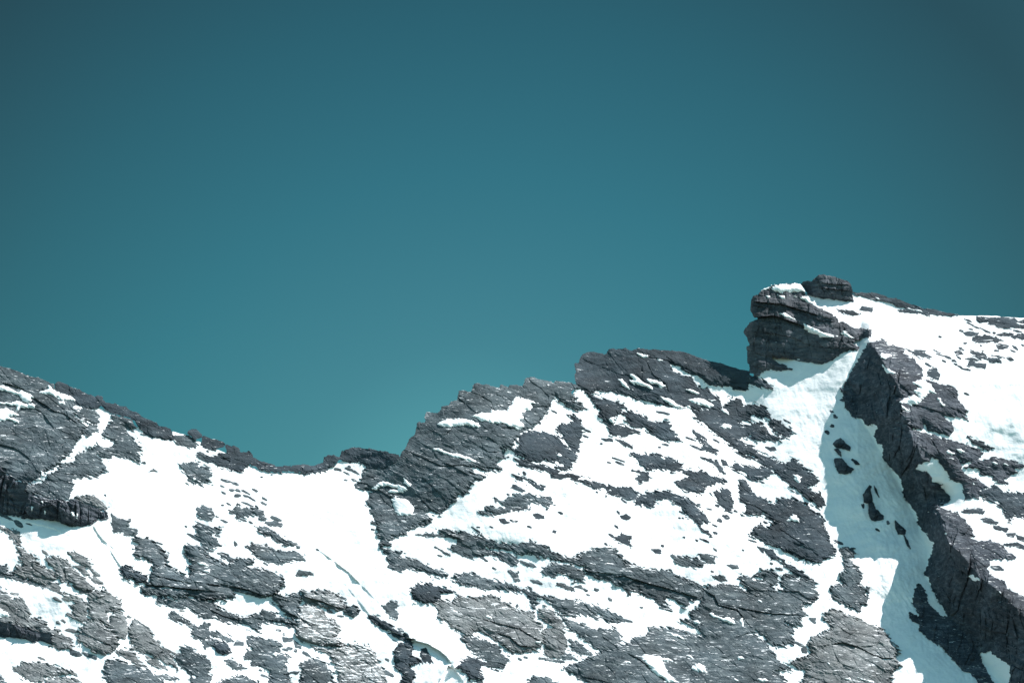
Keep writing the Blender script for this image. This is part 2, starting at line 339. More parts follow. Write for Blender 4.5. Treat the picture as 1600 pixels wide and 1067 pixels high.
def rock(name, label, cat, group, kind, mat, poly, holes=(), steep=0.0, thick=None, rag=1.0, bump=None, backd=None):
    pts = P(poly) if isinstance(poly, str) else poly
    xs = [p[0] for p in pts]; ys = [p[1] for p in pts]
    size = math.sqrt(max(1, (max(xs) - min(xs)) * (max(ys) - min(ys))))
    step = 1.0 if size > 16 else 0.5
    mg = 15 if size > 16 else 3
    x0 = max(GX0, int(min(xs)) - mg); x1 = min(GX1 - 2, int(max(xs)) + mg + 1); y0 = max(GY0, int(min(ys)) - mg); y1 = min(GY1 - 2, int(max(ys)) + mg + 1)
    X, Y = np.meshgrid(np.arange(x0, x1 + 0.01, step), np.arange(y0, y1 + 0.01, step))
    def samp(G):
        if step == 1.0: return G[y0 - GY0:y0 - GY0 + X.shape[0], x0 - GX0:x0 - GX0 + X.shape[1]]
        ix = (X - GX0); iy = (Y - GY0); i0 = ix.astype(int); j0 = iy.astype(int); fx = ix - i0; fy = iy - j0
        return (G[j0, i0] * (1 - fx) + G[j0, i0 + 1] * fx) * (1 - fy) + (G[j0 + 1, i0] * (1 - fx) + G[j0 + 1, i0 + 1] * fx) * fy
    sd = sdist(X, Y, pts)
    ra = rag * min(1.0, size / 34.0)
    sky = skyline_clear(X, Y)             # the silhouette against the sky is cut clean, not ragged
    brk = 0.0 if kind == 'wall' else 1.15 if size > 14 else 0.35
    f = sd + brk * ra * samp(FRG) * np.exp(-(sd / 10.5) ** 2) * (1 - sky) + samp(RAG) * ra * (1 - 0.85 * sky) + (0.6 + 0.45 * np.clip((Y - 800) / 150, 0, 1)) * (1 - sky) + sky * samp(BLK) * 0.5 * min(1, rag) * min(1, size / 40)
    # beyond the frame the rock runs out under the snow
    edge = np.minimum(np.minimum(X - GX0, GX1 - X), (GY1 - Y)) - 12 + 6 * samp(RAG)
    f = np.minimum(f, edge)
    D = Dfun(X, Y)
    t0 = thick * 0.75 if thick is not None else min(0.9, 0.2 + size / 90.0)
    rel = samp(RELC) * 0.95 if mat == 'crag' else samp(RELW) if kind == 'wall' else samp(REL)
    if mat == 'wall' and steep == 0:
        bl = np.clip((X - itp(Y, WCREST)) / 22.0, 0, 1); rel = rel * (1 - bl) + 0.5 * samp(REL) * bl
    rk = (bump if bump is not None else 1.0) * min(1.0, size / 45.0 + 0.15) * dict(dark=0.42, mid=0.58, rib=0.5, light=0.8, dust=0.8, wall=1.25, crag=1.0)[mat]
    s = np.clip(f, 0, None) + 5.0 * sky
    h = 0.08 + 0.62 * t0 * (1 - np.exp(-s / 3.2)) + rel * rk * (1 - np.exp(-s / 4.0)) * 0.62 + rk * 0.8 * (1 - np.exp(-s / 6.0))
    if kind == 'wall': h = np.where(h < 0.5, 0.5 - 0.35 * np.tanh((0.5 - h) / 0.8), h)
    if kind == 'boulder': h = h + 0.10 * size * np.sqrt(np.clip(s / (0.35 * size + 1), 0, 1)) * 0.8
    if steep > 0:                         # a cliff: its face stands up from the snow at its foot
        inside = sd > 0
        has = inside.any(0); rows = np.where(inside, Y, -1e9).max(0)
        cols = X[0]; foot = np.interp(cols, cols[has], rows[has]); r = 7; k = np.ones(2 * r + 1) / (2 * r + 1)
        foot = np.convolve(np.pad(foot, r, mode='edge'), k, 'valid')
        Db = Dm(X, np.broadcast_to(foot, X.shape)); base = D + steep * (Db - D) * (Y < foot)
        macro = base
    else: macro = D
    front = macro - h
    back = D + (backd if backd is not None else 1.5) + 2.5 * (1 - np.exp(-s / 10.0)) + (4.0 + 0 * s) * sky * (1 - np.exp(-s / 6.0))
    o = solid(name, X, Y, f, front, back, MATS[mat], step=step)
    if o is None: return None
    o['label'] = label; o['category'] = cat
    if group: o['group'] = group
    for hs in holes:
        hp = P(hs); hx = [p[0] for p in hp]; hy = [p[1] for p in hp]
        a0 = max(int(min(hx)) - 4, x0); a1 = min(int(max(hx)) + 5, x1); b0 = max(int(min(hy)) - 4, y0); b1 = min(int(max(hy)) + 5, y1)
        if a1 - a0 < 3 or b1 - b0 < 3: continue
        k = int(1 / step); sl = (slice(int((b0 - y0) * k), int((b1 - y0) * k) + 1), slice(int((a0 - x0) * k), int((a1 - x0) * k) + 1))
        hX, hY = X[sl], Y[sl]
        hsz = math.sqrt((a1 - a0) * (b1 - b0))
        fh = sdist(hX, hY, hp) + samp(RAG)[sl] * 0.75 * min(1, hsz / 24) + 0.9
        fh = np.minimum(fh, f[sl] + 1.0)
        smf = blur(front, 4)[sl]
        sp = np.clip(fh, 0, None)
        fr = np.minimum(smf - (-0.5 + 1.9 * (1 - np.exp(-sp / 3.0))), front[sl] + 0.8 - 1.3 * (1 - np.exp(-sp / 1.2)))
        wd_, ht_ = max(hx) - min(hx), max(hy) - min(hy)
        pn = 'snow_cap' if name == 'summit_cliff' and hs is holes[0] else 'ice_streak' if name == 'cliff_band' else 'snow_ledge' if wd_ > 2.6 * ht_ else 'snow_patch'
        solid(pn, hX, hY, fh, fr, fr + 3.0, SNOW, parent=o, smooth=True, step=step)
    return o

SKY_T = [(-420, 452), (-60, 568), (0, 590), (60, 606), (120, 624), (160, 638), (200, 660), (240, 676), (271, 674), (290, 679), (320, 694), (350, 706), (380, 721), (400, 732), (430, 738), (480, 737), (520, 727), (540, 717), (580, 714), (622, 716),
         (640, 700), (665, 676), (690, 655), (720, 628), (745, 614), (800, 608), (860, 611), (895, 616), (905, 590), (920, 566), (960, 556), (1040, 560), (1080, 572), (1130, 582), (1160, 588), (1176, 590), (1190, 556), (1212, 546), (1226, 500), (1238, 466), (1252, 459), (1290, 459),
         (1322, 461), (1334, 459), (1345, 461), (1400, 475), (1450, 487), (1500, 493), (1512, 493), (1545, 493), (1600, 497), (1700, 512), (2020, 600)]
_sx = [p[0] for p in SKY_T]; _sy = [p[1] for p in SKY_T]
def sky_y(px): return np.interp(px, _sx, _sy)
def skyline_clear(X, Y): return np.clip((sky_y(X) + 6 - Y) / 8.0, 0, 1)

# ------------------------------------------------------------------ the mountain (snow), one sheet with its far side
cols = np.concatenate([np.linspace(-420, -25, 60), np.arange(-20, 1620.1, 1.25), np.linspace(1625, 2020, 60)])
rows = np.concatenate([np.linspace(0, 1, 500), 1 + np.linspace(0, 1, 31)[1:] ** 1.3])
PX, RV = np.meshgrid(cols, rows)
SK = sky_y(PX) + 0.8 * gn(PX / 11, PX * 0, 55) + 0.3
PY = np.where(RV <= 1, SK + (1085 - SK) * np.clip(RV, 0, 1), 1085 + (RV - 1) * 260)
Dg = Dfun(PX, PY)
Wf = W(PX, PY, Dg)
top = Wf[0]
bk = []
for k, dd in enumerate([220, 160, 110, 70, 40, 22, 12, 6, 3, 1.2]):
    q = top.copy(); q[:, 1] += dd; q[:, 2] -= 0.62 * dd - 0.3 * min(dd, 3) + 0.03 * dd * gn(cols / 60, cols * 0 + dd / 30, 66)
    bk.append(q)
G = np.concatenate([np.stack(bk), Wf]); nr, ncl = G.shape[:2]
ii = np.arange(nr * ncl).reshape(nr, ncl)
Fq = np.stack([ii[:-1, :-1], ii[1:, :-1], ii[1:, 1:], ii[:-1, 1:]], -1).reshape(-1, 4)
m = mesh_obj('mountain', G.reshape(-1, 3), Fq, SNOW, smooth=True); m['kind'] = 'structure'
# valley floor
gm = bpy.data.materials.new('valley_turf'); gm.use_nodes = True
gb = gm.node_tree.nodes['Principled BSDF']; gb.inputs['Roughness'].default_value = 0.95
gn_ = gm.node_tree.nodes.new('ShaderNodeTexNoise'); gn_.inputs['Scale'].default_value = 0.02; gn_.inputs['Detail'].default_value = 6
grr = gm.node_tree.nodes.new('ShaderNodeValToRGB'); grr.color_ramp.elements[0].color = (0.05, 0.055, 0.035, 1); grr.color_ramp.elements[1].color = (0.12, 0.12, 0.08, 1)
gtc = gm.node_tree.nodes.new('ShaderNodeNewGeometry'); gm.node_tree.links.new(gtc.outputs['Position'], gn_.inputs['Vector'])
gm.node_tree.links.new(gn_.outputs['Fac'], grr.inputs['Fac']); gm.node_tree.links.new(grr.outputs['Color'], gb.inputs['Base Color'])
gs = np.linspace(-8000, 8000, 41); gX, gY = np.meshgrid(gs, gs + 3000); gZ = np.where(gY > 900, 0.0, 0.0) + 3 * gn(gX / 900, gY / 900, 90) * (np.hypot(gX, gY) > 600)
gi = np.arange(41 * 41).reshape(41, 41)
go = mesh_obj('ground', np.stack([gX, gY, gZ], -1).reshape(-1, 3), np.stack([gi[:-1, :-1], gi[:-1, 1:], gi[1:, 1:], gi[1:, :-1]], -1).reshape(-1, 4), gm); go['kind'] = 'structure'
# ------------------------------------------------------------------ the rocks, one object each
LAND = []
def RK(label, mat, poly, holes=(), name='rock_outcrop', cat='rock outcrop', group=None, kind='slab', **kw):
    pp = P(poly); LAND.append((label, min(p[0] for p in pp), max(p[0] for p in pp), min(p[1] for p in pp), max(p[1] for p in pp)))
    return rock(name, label, cat, group, kind, mat, poly, holes, **kw)

# --- the summit
RK('dark vertical summit cliff with overhanging left edge and snow ledges across it', 'crag',
   "B:1160,135 1128,150 1122,168 1085,180 1070,210 1064,290 1078,310 1088,345 1120,352 1060,385 1035,410 1010,460 1040,500 1055,560 1035,575 1040,700 1050,715 1057,780 1130,800 1150,770 1220,745 1300,758 1385,745 1340,725 1280,700 1200,655 1300,655 1500,690 1600,705 A:40,700 120,665 190,610 230,600 300,600 310,580 260,550 280,515 370,497 405,490 400,450 350,430 270,430 210,395 180,380 150,385 130,345 85,315 40,290 0,270 -70,215 -110,160 -150,90 -225,78 -370,97",
   ["B:1225,122 1228,99 1290,93 1440,78 1485,90 1500,140 1400,147 1290,152 1250,140", "B:1178,175 1215,178 1200,202", "B:1275,168 1330,175 1337,207 1300,195", "B:1370,170 1430,182 1425,188",
    "B:1262,308 1340,315 1452,372 1440,378 1390,358 1330,335", "B:1473,388 1520,410 1600,445 A:60,480 60,500 0,485 -70,465 -115,440", "A:0,455 60,468 145,498 60,502 0,490", "A:160,452 200,450 240,488 280,508 235,508", "B:1445,195 1490,175 1560,190 1600,200 A:50,262 0,270 -60,240", "B:1150,133 1200,115 1225,108 1190,128"],
   name='summit_cliff', cat='cliff', kind='wall', steep=0.66, thick=1.5, rag=0.75, backd=3)
RK('squat dark block capping the summit, layered, with vertical joints and a flat top', 'crag',
   "B:1450,92 1475,66 1510,60 1540,64 1560,40 1590,20 A:0,13 40,8 62,20 150,35 210,55 240,80 258,130 263,214 200,214 100,202 0,188 -90,160 -120,110",
   name='summit_block', cat='rock block', kind='wall', steep=0.85, thick=2.2, rag=0.6, backd=2)
RK('long thin dark rib along the skyline just right of the summit block', 'dark',
   "A:262,150 340,152 430,152 480,165 540,190 600,195 680,230 760,255 820,275 900,283 960,300 1040,315 1110,324 1000,326 900,318 830,320 740,310 650,300 615,288 700,272 640,262 580,242 540,228 480,212 440,205 350,185 290,165",
   ["A:440,185 465,190 480,208 455,205", "A:690,268 790,290 795,298 700,280"], name='rock_rib', cat='rock rib', rag=0.5)
RK('flat dark rock on the skyline at the right edge of the photo', 'dark',
   "A:1225,332 1250,336 1320,345 1420,345 1530,347 1545,380 1610,362 1660,370 1660,425 1600,430 1500,425 1440,430 1380,415 1400,395 1340,400 1290,378 1240,380", ["A:1540,390 1600,392 1620,405 1560,402"], rag=0.6)
# --- the dark buttress right of the couloir
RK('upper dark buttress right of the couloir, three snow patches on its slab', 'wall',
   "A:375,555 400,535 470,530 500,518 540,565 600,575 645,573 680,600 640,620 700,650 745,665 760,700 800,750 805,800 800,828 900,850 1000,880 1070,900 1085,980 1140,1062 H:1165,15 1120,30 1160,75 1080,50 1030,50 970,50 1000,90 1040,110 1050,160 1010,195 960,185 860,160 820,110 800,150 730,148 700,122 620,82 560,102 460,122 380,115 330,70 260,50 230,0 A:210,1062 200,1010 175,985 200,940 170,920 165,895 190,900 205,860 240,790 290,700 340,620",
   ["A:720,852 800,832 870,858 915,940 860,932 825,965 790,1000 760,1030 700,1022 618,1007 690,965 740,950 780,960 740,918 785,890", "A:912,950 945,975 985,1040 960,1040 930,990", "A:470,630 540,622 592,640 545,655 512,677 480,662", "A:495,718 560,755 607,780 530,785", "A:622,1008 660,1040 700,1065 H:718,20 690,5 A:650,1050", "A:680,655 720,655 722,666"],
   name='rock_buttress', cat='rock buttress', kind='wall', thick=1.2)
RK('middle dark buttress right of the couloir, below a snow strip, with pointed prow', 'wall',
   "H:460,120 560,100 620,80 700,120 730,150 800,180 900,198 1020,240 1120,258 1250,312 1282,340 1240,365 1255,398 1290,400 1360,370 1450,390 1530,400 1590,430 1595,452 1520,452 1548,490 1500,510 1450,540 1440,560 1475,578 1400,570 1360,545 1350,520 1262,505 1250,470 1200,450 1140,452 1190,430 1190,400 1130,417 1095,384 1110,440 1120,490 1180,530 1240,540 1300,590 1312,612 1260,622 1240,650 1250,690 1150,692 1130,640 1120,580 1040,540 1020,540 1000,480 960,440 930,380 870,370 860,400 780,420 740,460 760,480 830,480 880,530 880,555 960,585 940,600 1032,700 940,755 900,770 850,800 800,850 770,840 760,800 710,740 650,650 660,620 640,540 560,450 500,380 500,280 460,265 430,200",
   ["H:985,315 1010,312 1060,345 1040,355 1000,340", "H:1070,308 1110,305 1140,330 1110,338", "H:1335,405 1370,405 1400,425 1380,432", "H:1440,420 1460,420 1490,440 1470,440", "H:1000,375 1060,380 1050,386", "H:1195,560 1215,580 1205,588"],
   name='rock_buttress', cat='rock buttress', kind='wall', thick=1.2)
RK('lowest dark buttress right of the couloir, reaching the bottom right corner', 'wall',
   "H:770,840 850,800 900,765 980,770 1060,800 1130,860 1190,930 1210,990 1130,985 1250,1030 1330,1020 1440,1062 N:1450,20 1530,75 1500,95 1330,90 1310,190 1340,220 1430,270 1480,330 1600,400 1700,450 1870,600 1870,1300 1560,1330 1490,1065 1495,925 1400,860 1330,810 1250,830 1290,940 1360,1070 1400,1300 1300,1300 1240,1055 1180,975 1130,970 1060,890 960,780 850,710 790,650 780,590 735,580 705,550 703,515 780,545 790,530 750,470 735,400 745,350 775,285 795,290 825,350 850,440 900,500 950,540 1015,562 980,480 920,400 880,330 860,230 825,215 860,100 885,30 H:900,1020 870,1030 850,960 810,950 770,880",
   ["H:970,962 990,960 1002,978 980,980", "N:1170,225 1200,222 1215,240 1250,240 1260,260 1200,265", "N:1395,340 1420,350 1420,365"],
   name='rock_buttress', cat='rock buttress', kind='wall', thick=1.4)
RK('big dark slab under the snow at the right edge, beside the buttress foot', 'dark',
   "H:1255,625 1330,610 1390,598 1420,630 1500,650 1600,650 1700,655 1860,690 1860,900 1700,860 1600,845 1530,830 1500,872 1470,840 1430,760 1380,720 1300,700 1240,652", name='slab_outcrop', cat='rock slab')
# --- ridge crags left of the summit
RK('dark rounded skyline crag left of the summit, its long tail falling to the right', 'dark',
   "C:1290,840 1285,790 1300,770 1290,740 1294,705 1325,695 1335,650 1355,630 1395,615 1440,615 1500,628 1530,642 1538,620 1560,595 1600,590 B:90,588 110,598 140,606 150,588 250,590 420,600 540,610 620,640 730,680 860,710 960,745 1060,765 1060,790 1140,830 1180,855 1238,896 1150,890 1080,865 1045,868 1040,905 990,915 900,880 820,880 740,870 700,840 650,790 600,790 560,765 500,720 425,700 460,760 520,795 600,808 640,870 690,905 720,895 760,935 820,980 830,1030 850,1062 600,1060 590,1040 500,1055 400,1030 300,1010 200,985 80,945 0,925 C:1540,918 1460,915 1400,935 1340,900 1300,865",
   ["B:30,820 60,822 120,890 140,908 100,897 60,870", "B:112,783 155,788 200,830 270,870 300,907 250,890 180,872 130,855 95,838 150,832", "B:248,825 300,828 370,848 402,880 380,895 310,867 265,850", "B:360,963 400,968 460,1000 540,1045 590,1030 600,1062 500,1062 420,1020", "B:578,990 620,973 700,988 778,1030 760,1050 680,1037 620,1015", "B:173,626 215,626 272,640 235,662", "B:335,668 378,680 350,688", "B:550,908 590,903 680,938 640,944", "B:730,983 800,990 760,1002"],
   name='ridge_crag', cat='crag', rag=0.8, thick=2.0)
RK('dark diagonal rock band running down right from the rounded skyline crag to the couloir', 'dark',
   "G:610,0 830,-5 850,-8 B:860,1035 920,1005 900,985 950,975 990,985 1010,1030 1060,1030 1150,1030 1185,1055 G:1210,40 1225,75 1180,60 1080,40 1050,60 1060,90 1000,90 970,110 1020,130 1060,110 1130,100 1190,140 1200,180 1150,190 1200,200 1280,200 1318,222 1300,240 1140,232 1090,242 1060,205 1000,210 950,240 990,260 1050,270 1090,300 1120,340 1200,360 1240,380 1290,410 1350,430 1360,400 1400,383 1435,385 1430,410 1470,430 1510,480 1560,515 1610,550 1560,580 1500,600 1560,640 1640,690 1640,745 1600,765 1560,730 1500,690 1440,640 1380,590 1300,530 1240,470 1150,430 1120,380 1010,345 930,290 860,230 790,190 720,120 665,90 640,45",
   ["G:828,130 870,108 915,128 905,150 860,147", "G:1393,508 1430,502 1457,530 1450,578 1412,550", "G:833,-5 880,-5 892,36 860,25", "G:1050,420 1080,405 1140,440 1110,450"],
   name='rock_band', cat='rock band')
RK('slanting slab crag right of the col with stepped jagged skyline', 'mid',
   "F:0,232 20,212 40,188 50,130 60,98 118,95 122,60 130,20 235,18 C:245,1060 245,1038 310,1030 320,1000 370,992 378,950 380,915 480,920 492,905 495,880 510,858 600,870 700,892 715,870 745,875 770,887 780,865 880,875 893,862 905,825 920,817 950,812 1050,835 1125,855 1135,840 1200,850 1290,862 1345,898 1280,915 1262,935 1310,975 1262,985 1345,1020 1370,1055 F:1320,10 1250,-15 1180,-65 1135,-130 1110,-65 1085,-10 1040,60 1000,100 955,155 870,160 860,200 830,230 800,290 720,310 740,345 730,375 690,400 680,430 712,465 640,470 590,480 540,460 480,450 500,500 602,518 570,552 510,548 470,590 455,640 420,662 370,670 350,710 310,750 260,790 230,815 190,802 150,790 125,805 155,850 150,880 100,900 50,915 0,930 E:1570,960 1500,985 1440,1030 1460,1062 1380,1060 1355,1045 1400,1010 1350,990 1360,950 1345,900 1300,890 1305,870 1340,880 1310,820 1285,790 1300,770 1270,735 1280,700 1290,650 1320,635 1240,622 1185,602 1180,575 1215,555 1225,520 1215,500 1250,465 1330,450 1400,460 1500,400 1530,345 1560,310",
   ["F:208,115 260,85 320,68 420,70 480,75 558,122 540,137 470,127 430,120 380,132 300,132 240,127", "F:790,-42 830,-102 890,-88 950,-70 1012,-45 950,-43 962,-5 870,22 890,60 865,85 902,105 882,152 850,158 740,106 640,105 560,85 490,50 560,20 620,28 640,0 760,10",
    "E:1308,612 1330,590 1390,558 1440,568 1500,588 1562,598 1595,625 1540,642 1490,652 1430,640 1440,630 1510,620 1490,605 1420,595 1370,600 1340,627", "E:1455,700 1490,678 1530,690 1600,720 F:25,745 37,770 15,825 -40,822 -90,827 -112,790",
    "F:182,298 240,308 320,338 370,338 440,362 522,400 500,408 440,392 330,362 240,332 190,317", "F:-45,535 0,568 18,590 -5,602 -40,570"],
   name='ridge_crag', cat='crag', thick=2.0, rag=0.85)
RK('dark rubbly knoll on the skyline right of the col, left of the slanting slab crag', 'dark',
   "E:925,420 935,370 965,350 1010,355 1060,370 1070,330 1090,310 1170,290 1290,305 1340,318 1410,325 1450,340 1520,350 1530,400 1460,440 1400,470 1300,470 1250,450 1200,400 1160,410 1090,400 1045,390 1020,430 980,455 925,475", name='rock_knoll', cat='rocky knoll', rag=0.9, bump=1.4)
RK('thin dark band of rubble forming the skyline of the low col', 'dark',
   "E:0,370 70,370 110,340 165,335 160,290 160,268 230,285 275,305 280,325 330,335 345,322 370,338 380,370 420,395 500,420 560,440 650,440 750,432 765,422 780,433 850,437 935,413 935,472 850,490 800,497 740,492 650,482 560,488 500,482 430,468 400,440 350,430 300,455 305,480 270,480 240,470 180,460 110,440 60,405 0,410",
   name='rubble_band', cat='rubble band', rag=0.9, bump=1.3)
# --- left ridge
RK('large smooth grey slab at the left edge under the skyline, diagonal crack across it', 'mid',
   "D:-300,-80 -150,0 -100,20 0,58 60,70 160,105 200,130 330,160 395,190 425,200 430,250 540,290 600,330 560,380 600,400 590,440 610,470 680,530 650,560 690,600 640,590 600,650 540,740 480,800 440,840 370,870 320,930 240,970 200,975 160,960 100,950 40,890 0,850 -300,760",
   ["D:-300,150 -80,200 0,205 80,233 150,263 165,250 275,300 240,310 255,330 210,347 160,312 150,287 90,272 40,257 0,247 -80,242 -300,200", "D:-300,300 -80,328 0,338 90,343 130,328 200,348 285,358 272,388 160,387 120,422 130,372 60,357 0,357 -300,330", "D:-300,370 -80,378 0,395 40,383 90,408 152,445 80,457 142,485 147,502 80,482 0,492 -80,492 -300,450",
    "D:312,267 330,250 372,240 365,212 385,208 412,235 440,263 540,288 602,330 530,327 470,322 438,322 450,302 400,287", "D:452,333 500,333 508,352 460,352", "D:600,378 662,378 640,394", "D:610,463 660,480 735,505 720,520 680,528 640,500", "D:320,875 340,890 470,845 465,860 400,905 345,950 300,980 245,970 320,920"],
   name='rock_outcrop', cat='rock outcrop', thick=1.6)
RK('dark broken boulders strung along the left skyline', 'dark',
   "D:425,200 445,182 455,178 520,200 560,222 620,243 640,262 700,280 740,300 765,286 800,298 820,345 870,350 900,350 935,372 980,373 1000,400 1080,430 1100,455 1150,475 1220,500 1240,528 1290,535 1330,550 1350,590 1370,640 1320,630 1200,620 1130,600 1120,560 1070,530 1050,490 1020,470 960,450 870,430 830,400 790,375 740,395 650,380 560,340 540,290 430,250", name='rubble_band', cat='rubble band', rag=0.7, bump=1.5)
RK('small rounded grey rock between two snow streaks below the left skyline', 'mid', "D:590,400 650,383 745,400 775,450 775,490 740,520 700,500 620,465 600,440")
RK('layered grey outcrop with stepped right edge, below the left skyline beside the wide snowfield', 'mid',
   "D:870,440 950,450 1035,470 1060,550 1000,550 980,540 1000,590 1060,650 1090,700 1100,740 1092,800 1110,812 1000,780 900,752 860,775 760,745 770,700 880,690 888,650 800,600 820,560 840,520 880,500", ["D:1040,725 1090,730 1110,760 1085,745"])
RK('grey wedge of rock with fringed lower edge, above the long dark cliff at left', 'mid',
   "D:210,975 250,985 320,980 360,940 380,910 450,870 480,815 575,815 600,750 700,705 760,680 860,700 860,775 770,750 800,810 845,875 800,880 770,915 700,920 570,935 560,1000 555,1062 I:545,10 520,45 430,30 300,10 190,0")
RK('little grey rock amid the snow streak left of the layered outcrop', 'mid', "D:640,560 700,520 760,520 770,570 720,570 700,605 660,590")
RK('long dark overhanging cliff band at the left edge with icicle streaks', 'wall',
   "D:-300,760 -100,800 0,855 60,920 130,960 200,975 190,1050 I:300,15 520,50 600,45 700,90 800,130 835,135 845,175 830,190 770,190 730,215 660,240 560,240 480,220 450,200 320,190 200,180 100,165 0,150 -300,120",
   ["I:560,130 580,135 578,165 562,155", "I:600,145 610,150 606,195 596,180", "I:320,45 338,50 335,75", "I:345,125 355,130 352,160", "I:240,90 256,95 250,130"],
   name='cliff_band', cat='cliff', kind='wall', steep=1.0, thick=2.4, rag=0.8, bump=1.3)
RK('pale rounded slab lying on the right end of the long dark cliff band', 'light', "I:530,50 560,30 600,20 680,3 750,15 800,55 832,100 830,135 790,132 700,95 600,68", name='slab_outcrop', cat='rock slab', thick=3.2)
RK('low grey rock with a small snow notch on the ridge left of the round knob', 'mid', "D:1355,602 1480,600 1525,625 1532,690 1450,682 1380,662 1360,640", ["D:1320,620 1345,617 1380,650 1340,650"])
RK('dark round knob standing up on the left ridge line', 'dark', "D:1463,585 1470,565 1500,553 1540,555 1575,590 1582,620 1520,632 1490,610", name='boulder', cat='boulder', kind='boulder')
RK('dark rock on the ridge just right of the round knob', 'dark', "D:1575,610 E:0,205 60,225 130,240 162,268 150,290 110,300 60,320 0,302 D:1590,692 1570,660", ["E:-60,170 -30,170 -10,190"])
RK('small grey rock under the ridge, upper right of the isolated clump', 'mid', "D:1530,740 1560,728 1600,745 1620,790 1600,802 1550,780")
RK('isolated grey clump of rock alone in the upper left snowfield', 'mid', "D:1393,840 1420,815 1480,820 1530,813 1600,850 1642,868 1647,900 1620,925 1652,966 1580,967 1540,972 1470,957 1465,910 1430,860", ["D:1500,935 1520,930 1530,955 1505,955"])
RK('tiny twin stone alone on the white snow below the left ridge', 'mid', "D:1160,885 1200,863 1232,885 1200,878", name='stone', cat='stone')
# --- scattered rocks below the col
G1 = 'rock scatter in the snow below the left ridge'
RK('ragged dark patch, largest of the scattered rocks below the left ridge', 'mid', "E:205,790 250,740 290,770 380,760 460,790 455,840 490,860 430,865 420,830 380,810 310,830 260,850 220,840 240,820", group=G1)
RK('striped oval rock at the lower right of the scattered rocks below the col', 'mid', "E:470,875 560,870 600,888 605,915 520,902", group=G1)
RK('long broken rock trail running down right below the scattered patch', 'mid', "E:415,910 500,930 550,960 620,1010 700,1045 750,1068 640,1052 560,1020 500,980 440,962", group=G1)
RK('spindle-shaped grey rock pointing right on the snow in the lower bowl', 'mid', "E:325,1062 370,1045 440,1048 490,1062 K:540,25 620,40 700,35 760,70 782,105 700,100 600,132 540,125 440,100 400,60 340,15")
RK('stubby dark rock at the left edge of the scatter, above the ridge-like outcrop', 'mid', "E:-60,760 0,757 50,770 77,805 62,862 0,850 -50,835", group=G1)
RK('ragged grey rock below the stubby one, above the banded outcrop', 'mid', "E:-70,890 0,890 40,910 122,932 100,950 60,950 40,960 100,1030 130,1062 0,1068 -60,1000")
RK('thin bed of rock in the snow just above the banded outcrop', 'mid', "K:100,40 170,60 200,85 262,97 200,106 150,92")
# --- the banded outcrop lower left
RK('long dark banded outcrop in the lower left, undercut along its lower edge', 'mid',
   "I:1045,340 1060,325 1170,345 1230,380 1290,450 1312,470 1300,540 1400,610 1470,640 1490,600 1480,560 1500,540 1465,480 1440,420 1450,395 1530,390 1600,410 K:40,80 60,85 130,110 180,140 210,100 270,85 360,95 382,130 330,150 400,165 480,180 560,210 600,240 622,290 590,330 540,375 500,390 430,390 350,370 230,345 235,390 180,407 110,412 0,415 I:1450,790 1350,800 1240,780 1110,762 1100,732 1165,680 1170,640 1200,560 1190,530 1125,485 1050,470 1070,390",
   ["I:1540,528 1600,530 1640,560 1560,548", "I:1580,590 1640,580 1640,605"], thick=3.2, cat='rock outcrop')
RK('dark angular rock at the head of the snow gully, left of the banded outcrop', 'mid', "I:880,215 870,150 905,180 960,190 1017,200 1000,240 980,262 975,285 890,292 880,250")
RK('small square dark rock between the gully rock and the banded outcrop', 'mid', "I:970,312 985,255 1070,265 1077,300 1050,317")
RK('dark wedge under a snow lip, left of the banded outcrop', 'dark', "I:925,580 960,560 985,540 1040,580 1150,640 1162,662 1080,682 1040,660 960,642 960,610", thick=2.5)
RK('narrow pale rib below the left end of the banded outcrop', 'mid', "I:1225,830 1235,790 1300,800 1360,820 1432,862 1430,882 1350,872 1290,850")
RK('dark tapering rib below the banded outcrop, sloping down right', 'mid', "I:1360,790 1450,797 1600,825 K:120,425 60,440 110,500 I:1640,970 1600,960 1550,940 1500,900 1450,860 1400,840")
RK('sinuous grey ledge of rock winding right to the snow-dusted block', 'mid', "K:0,430 40,450 130,490 200,520 300,545 380,530 440,518 440,495 470,490 500,505 560,540 640,560 722,580 715,628 650,612 580,585 500,592 430,580 410,600 425,637 350,622 290,592 200,585 130,572 90,540 30,510 0,490")
RK('grey rock joining the banded outcrop to the snow-dusted block', 'mid', "K:520,395 560,370 660,380 740,353 757,400 740,440 727,545 690,557 640,530 600,480 550,440", thick=2.4)
RK('pale arched ledge with dark underside just above the snow-dusted block', 'light', "K:755,335 860,350 890,328 960,350 1010,358 1060,400 1100,450 1112,480 1060,497 960,482 880,452 790,432 760,400", thick=2.2)
RK('small round grey rock at the right end of the pale arched ledge', 'mid', "K:1085,500 1110,478 1160,458 1207,490 1195,527 1130,532 1090,527", name='boulder', cat='boulder', kind='boulder')
RK('big pale block speckled all over with blown snow, lower centre left', 'dust', "K:745,460 800,450 870,470 920,500 960,570 1010,568 1058,650 1020,700 1100,770 1000,777 900,767 840,757 760,732 713,700 713,600 730,520", thick=3.5, rag=0.6)
RK('snow-speckled rubble slope below the speckled block, at the bottom edge', 'dust', "K:840,770 950,780 1110,775 1200,758 1275,770 1330,850 1390,950 1412,1020 1420,1100 1420,1300 1050,1300 1050,1065 1040,960 1000,880 960,820 880,800", thick=2.0)
RK('domed ribbed grey rock at the bottom edge left of the speckled rubble', 'rib', "K:700,1300 740,1065 760,960 745,920 820,880 880,868 940,910 990,980 1002,1065 1010,1300", thick=2.0)
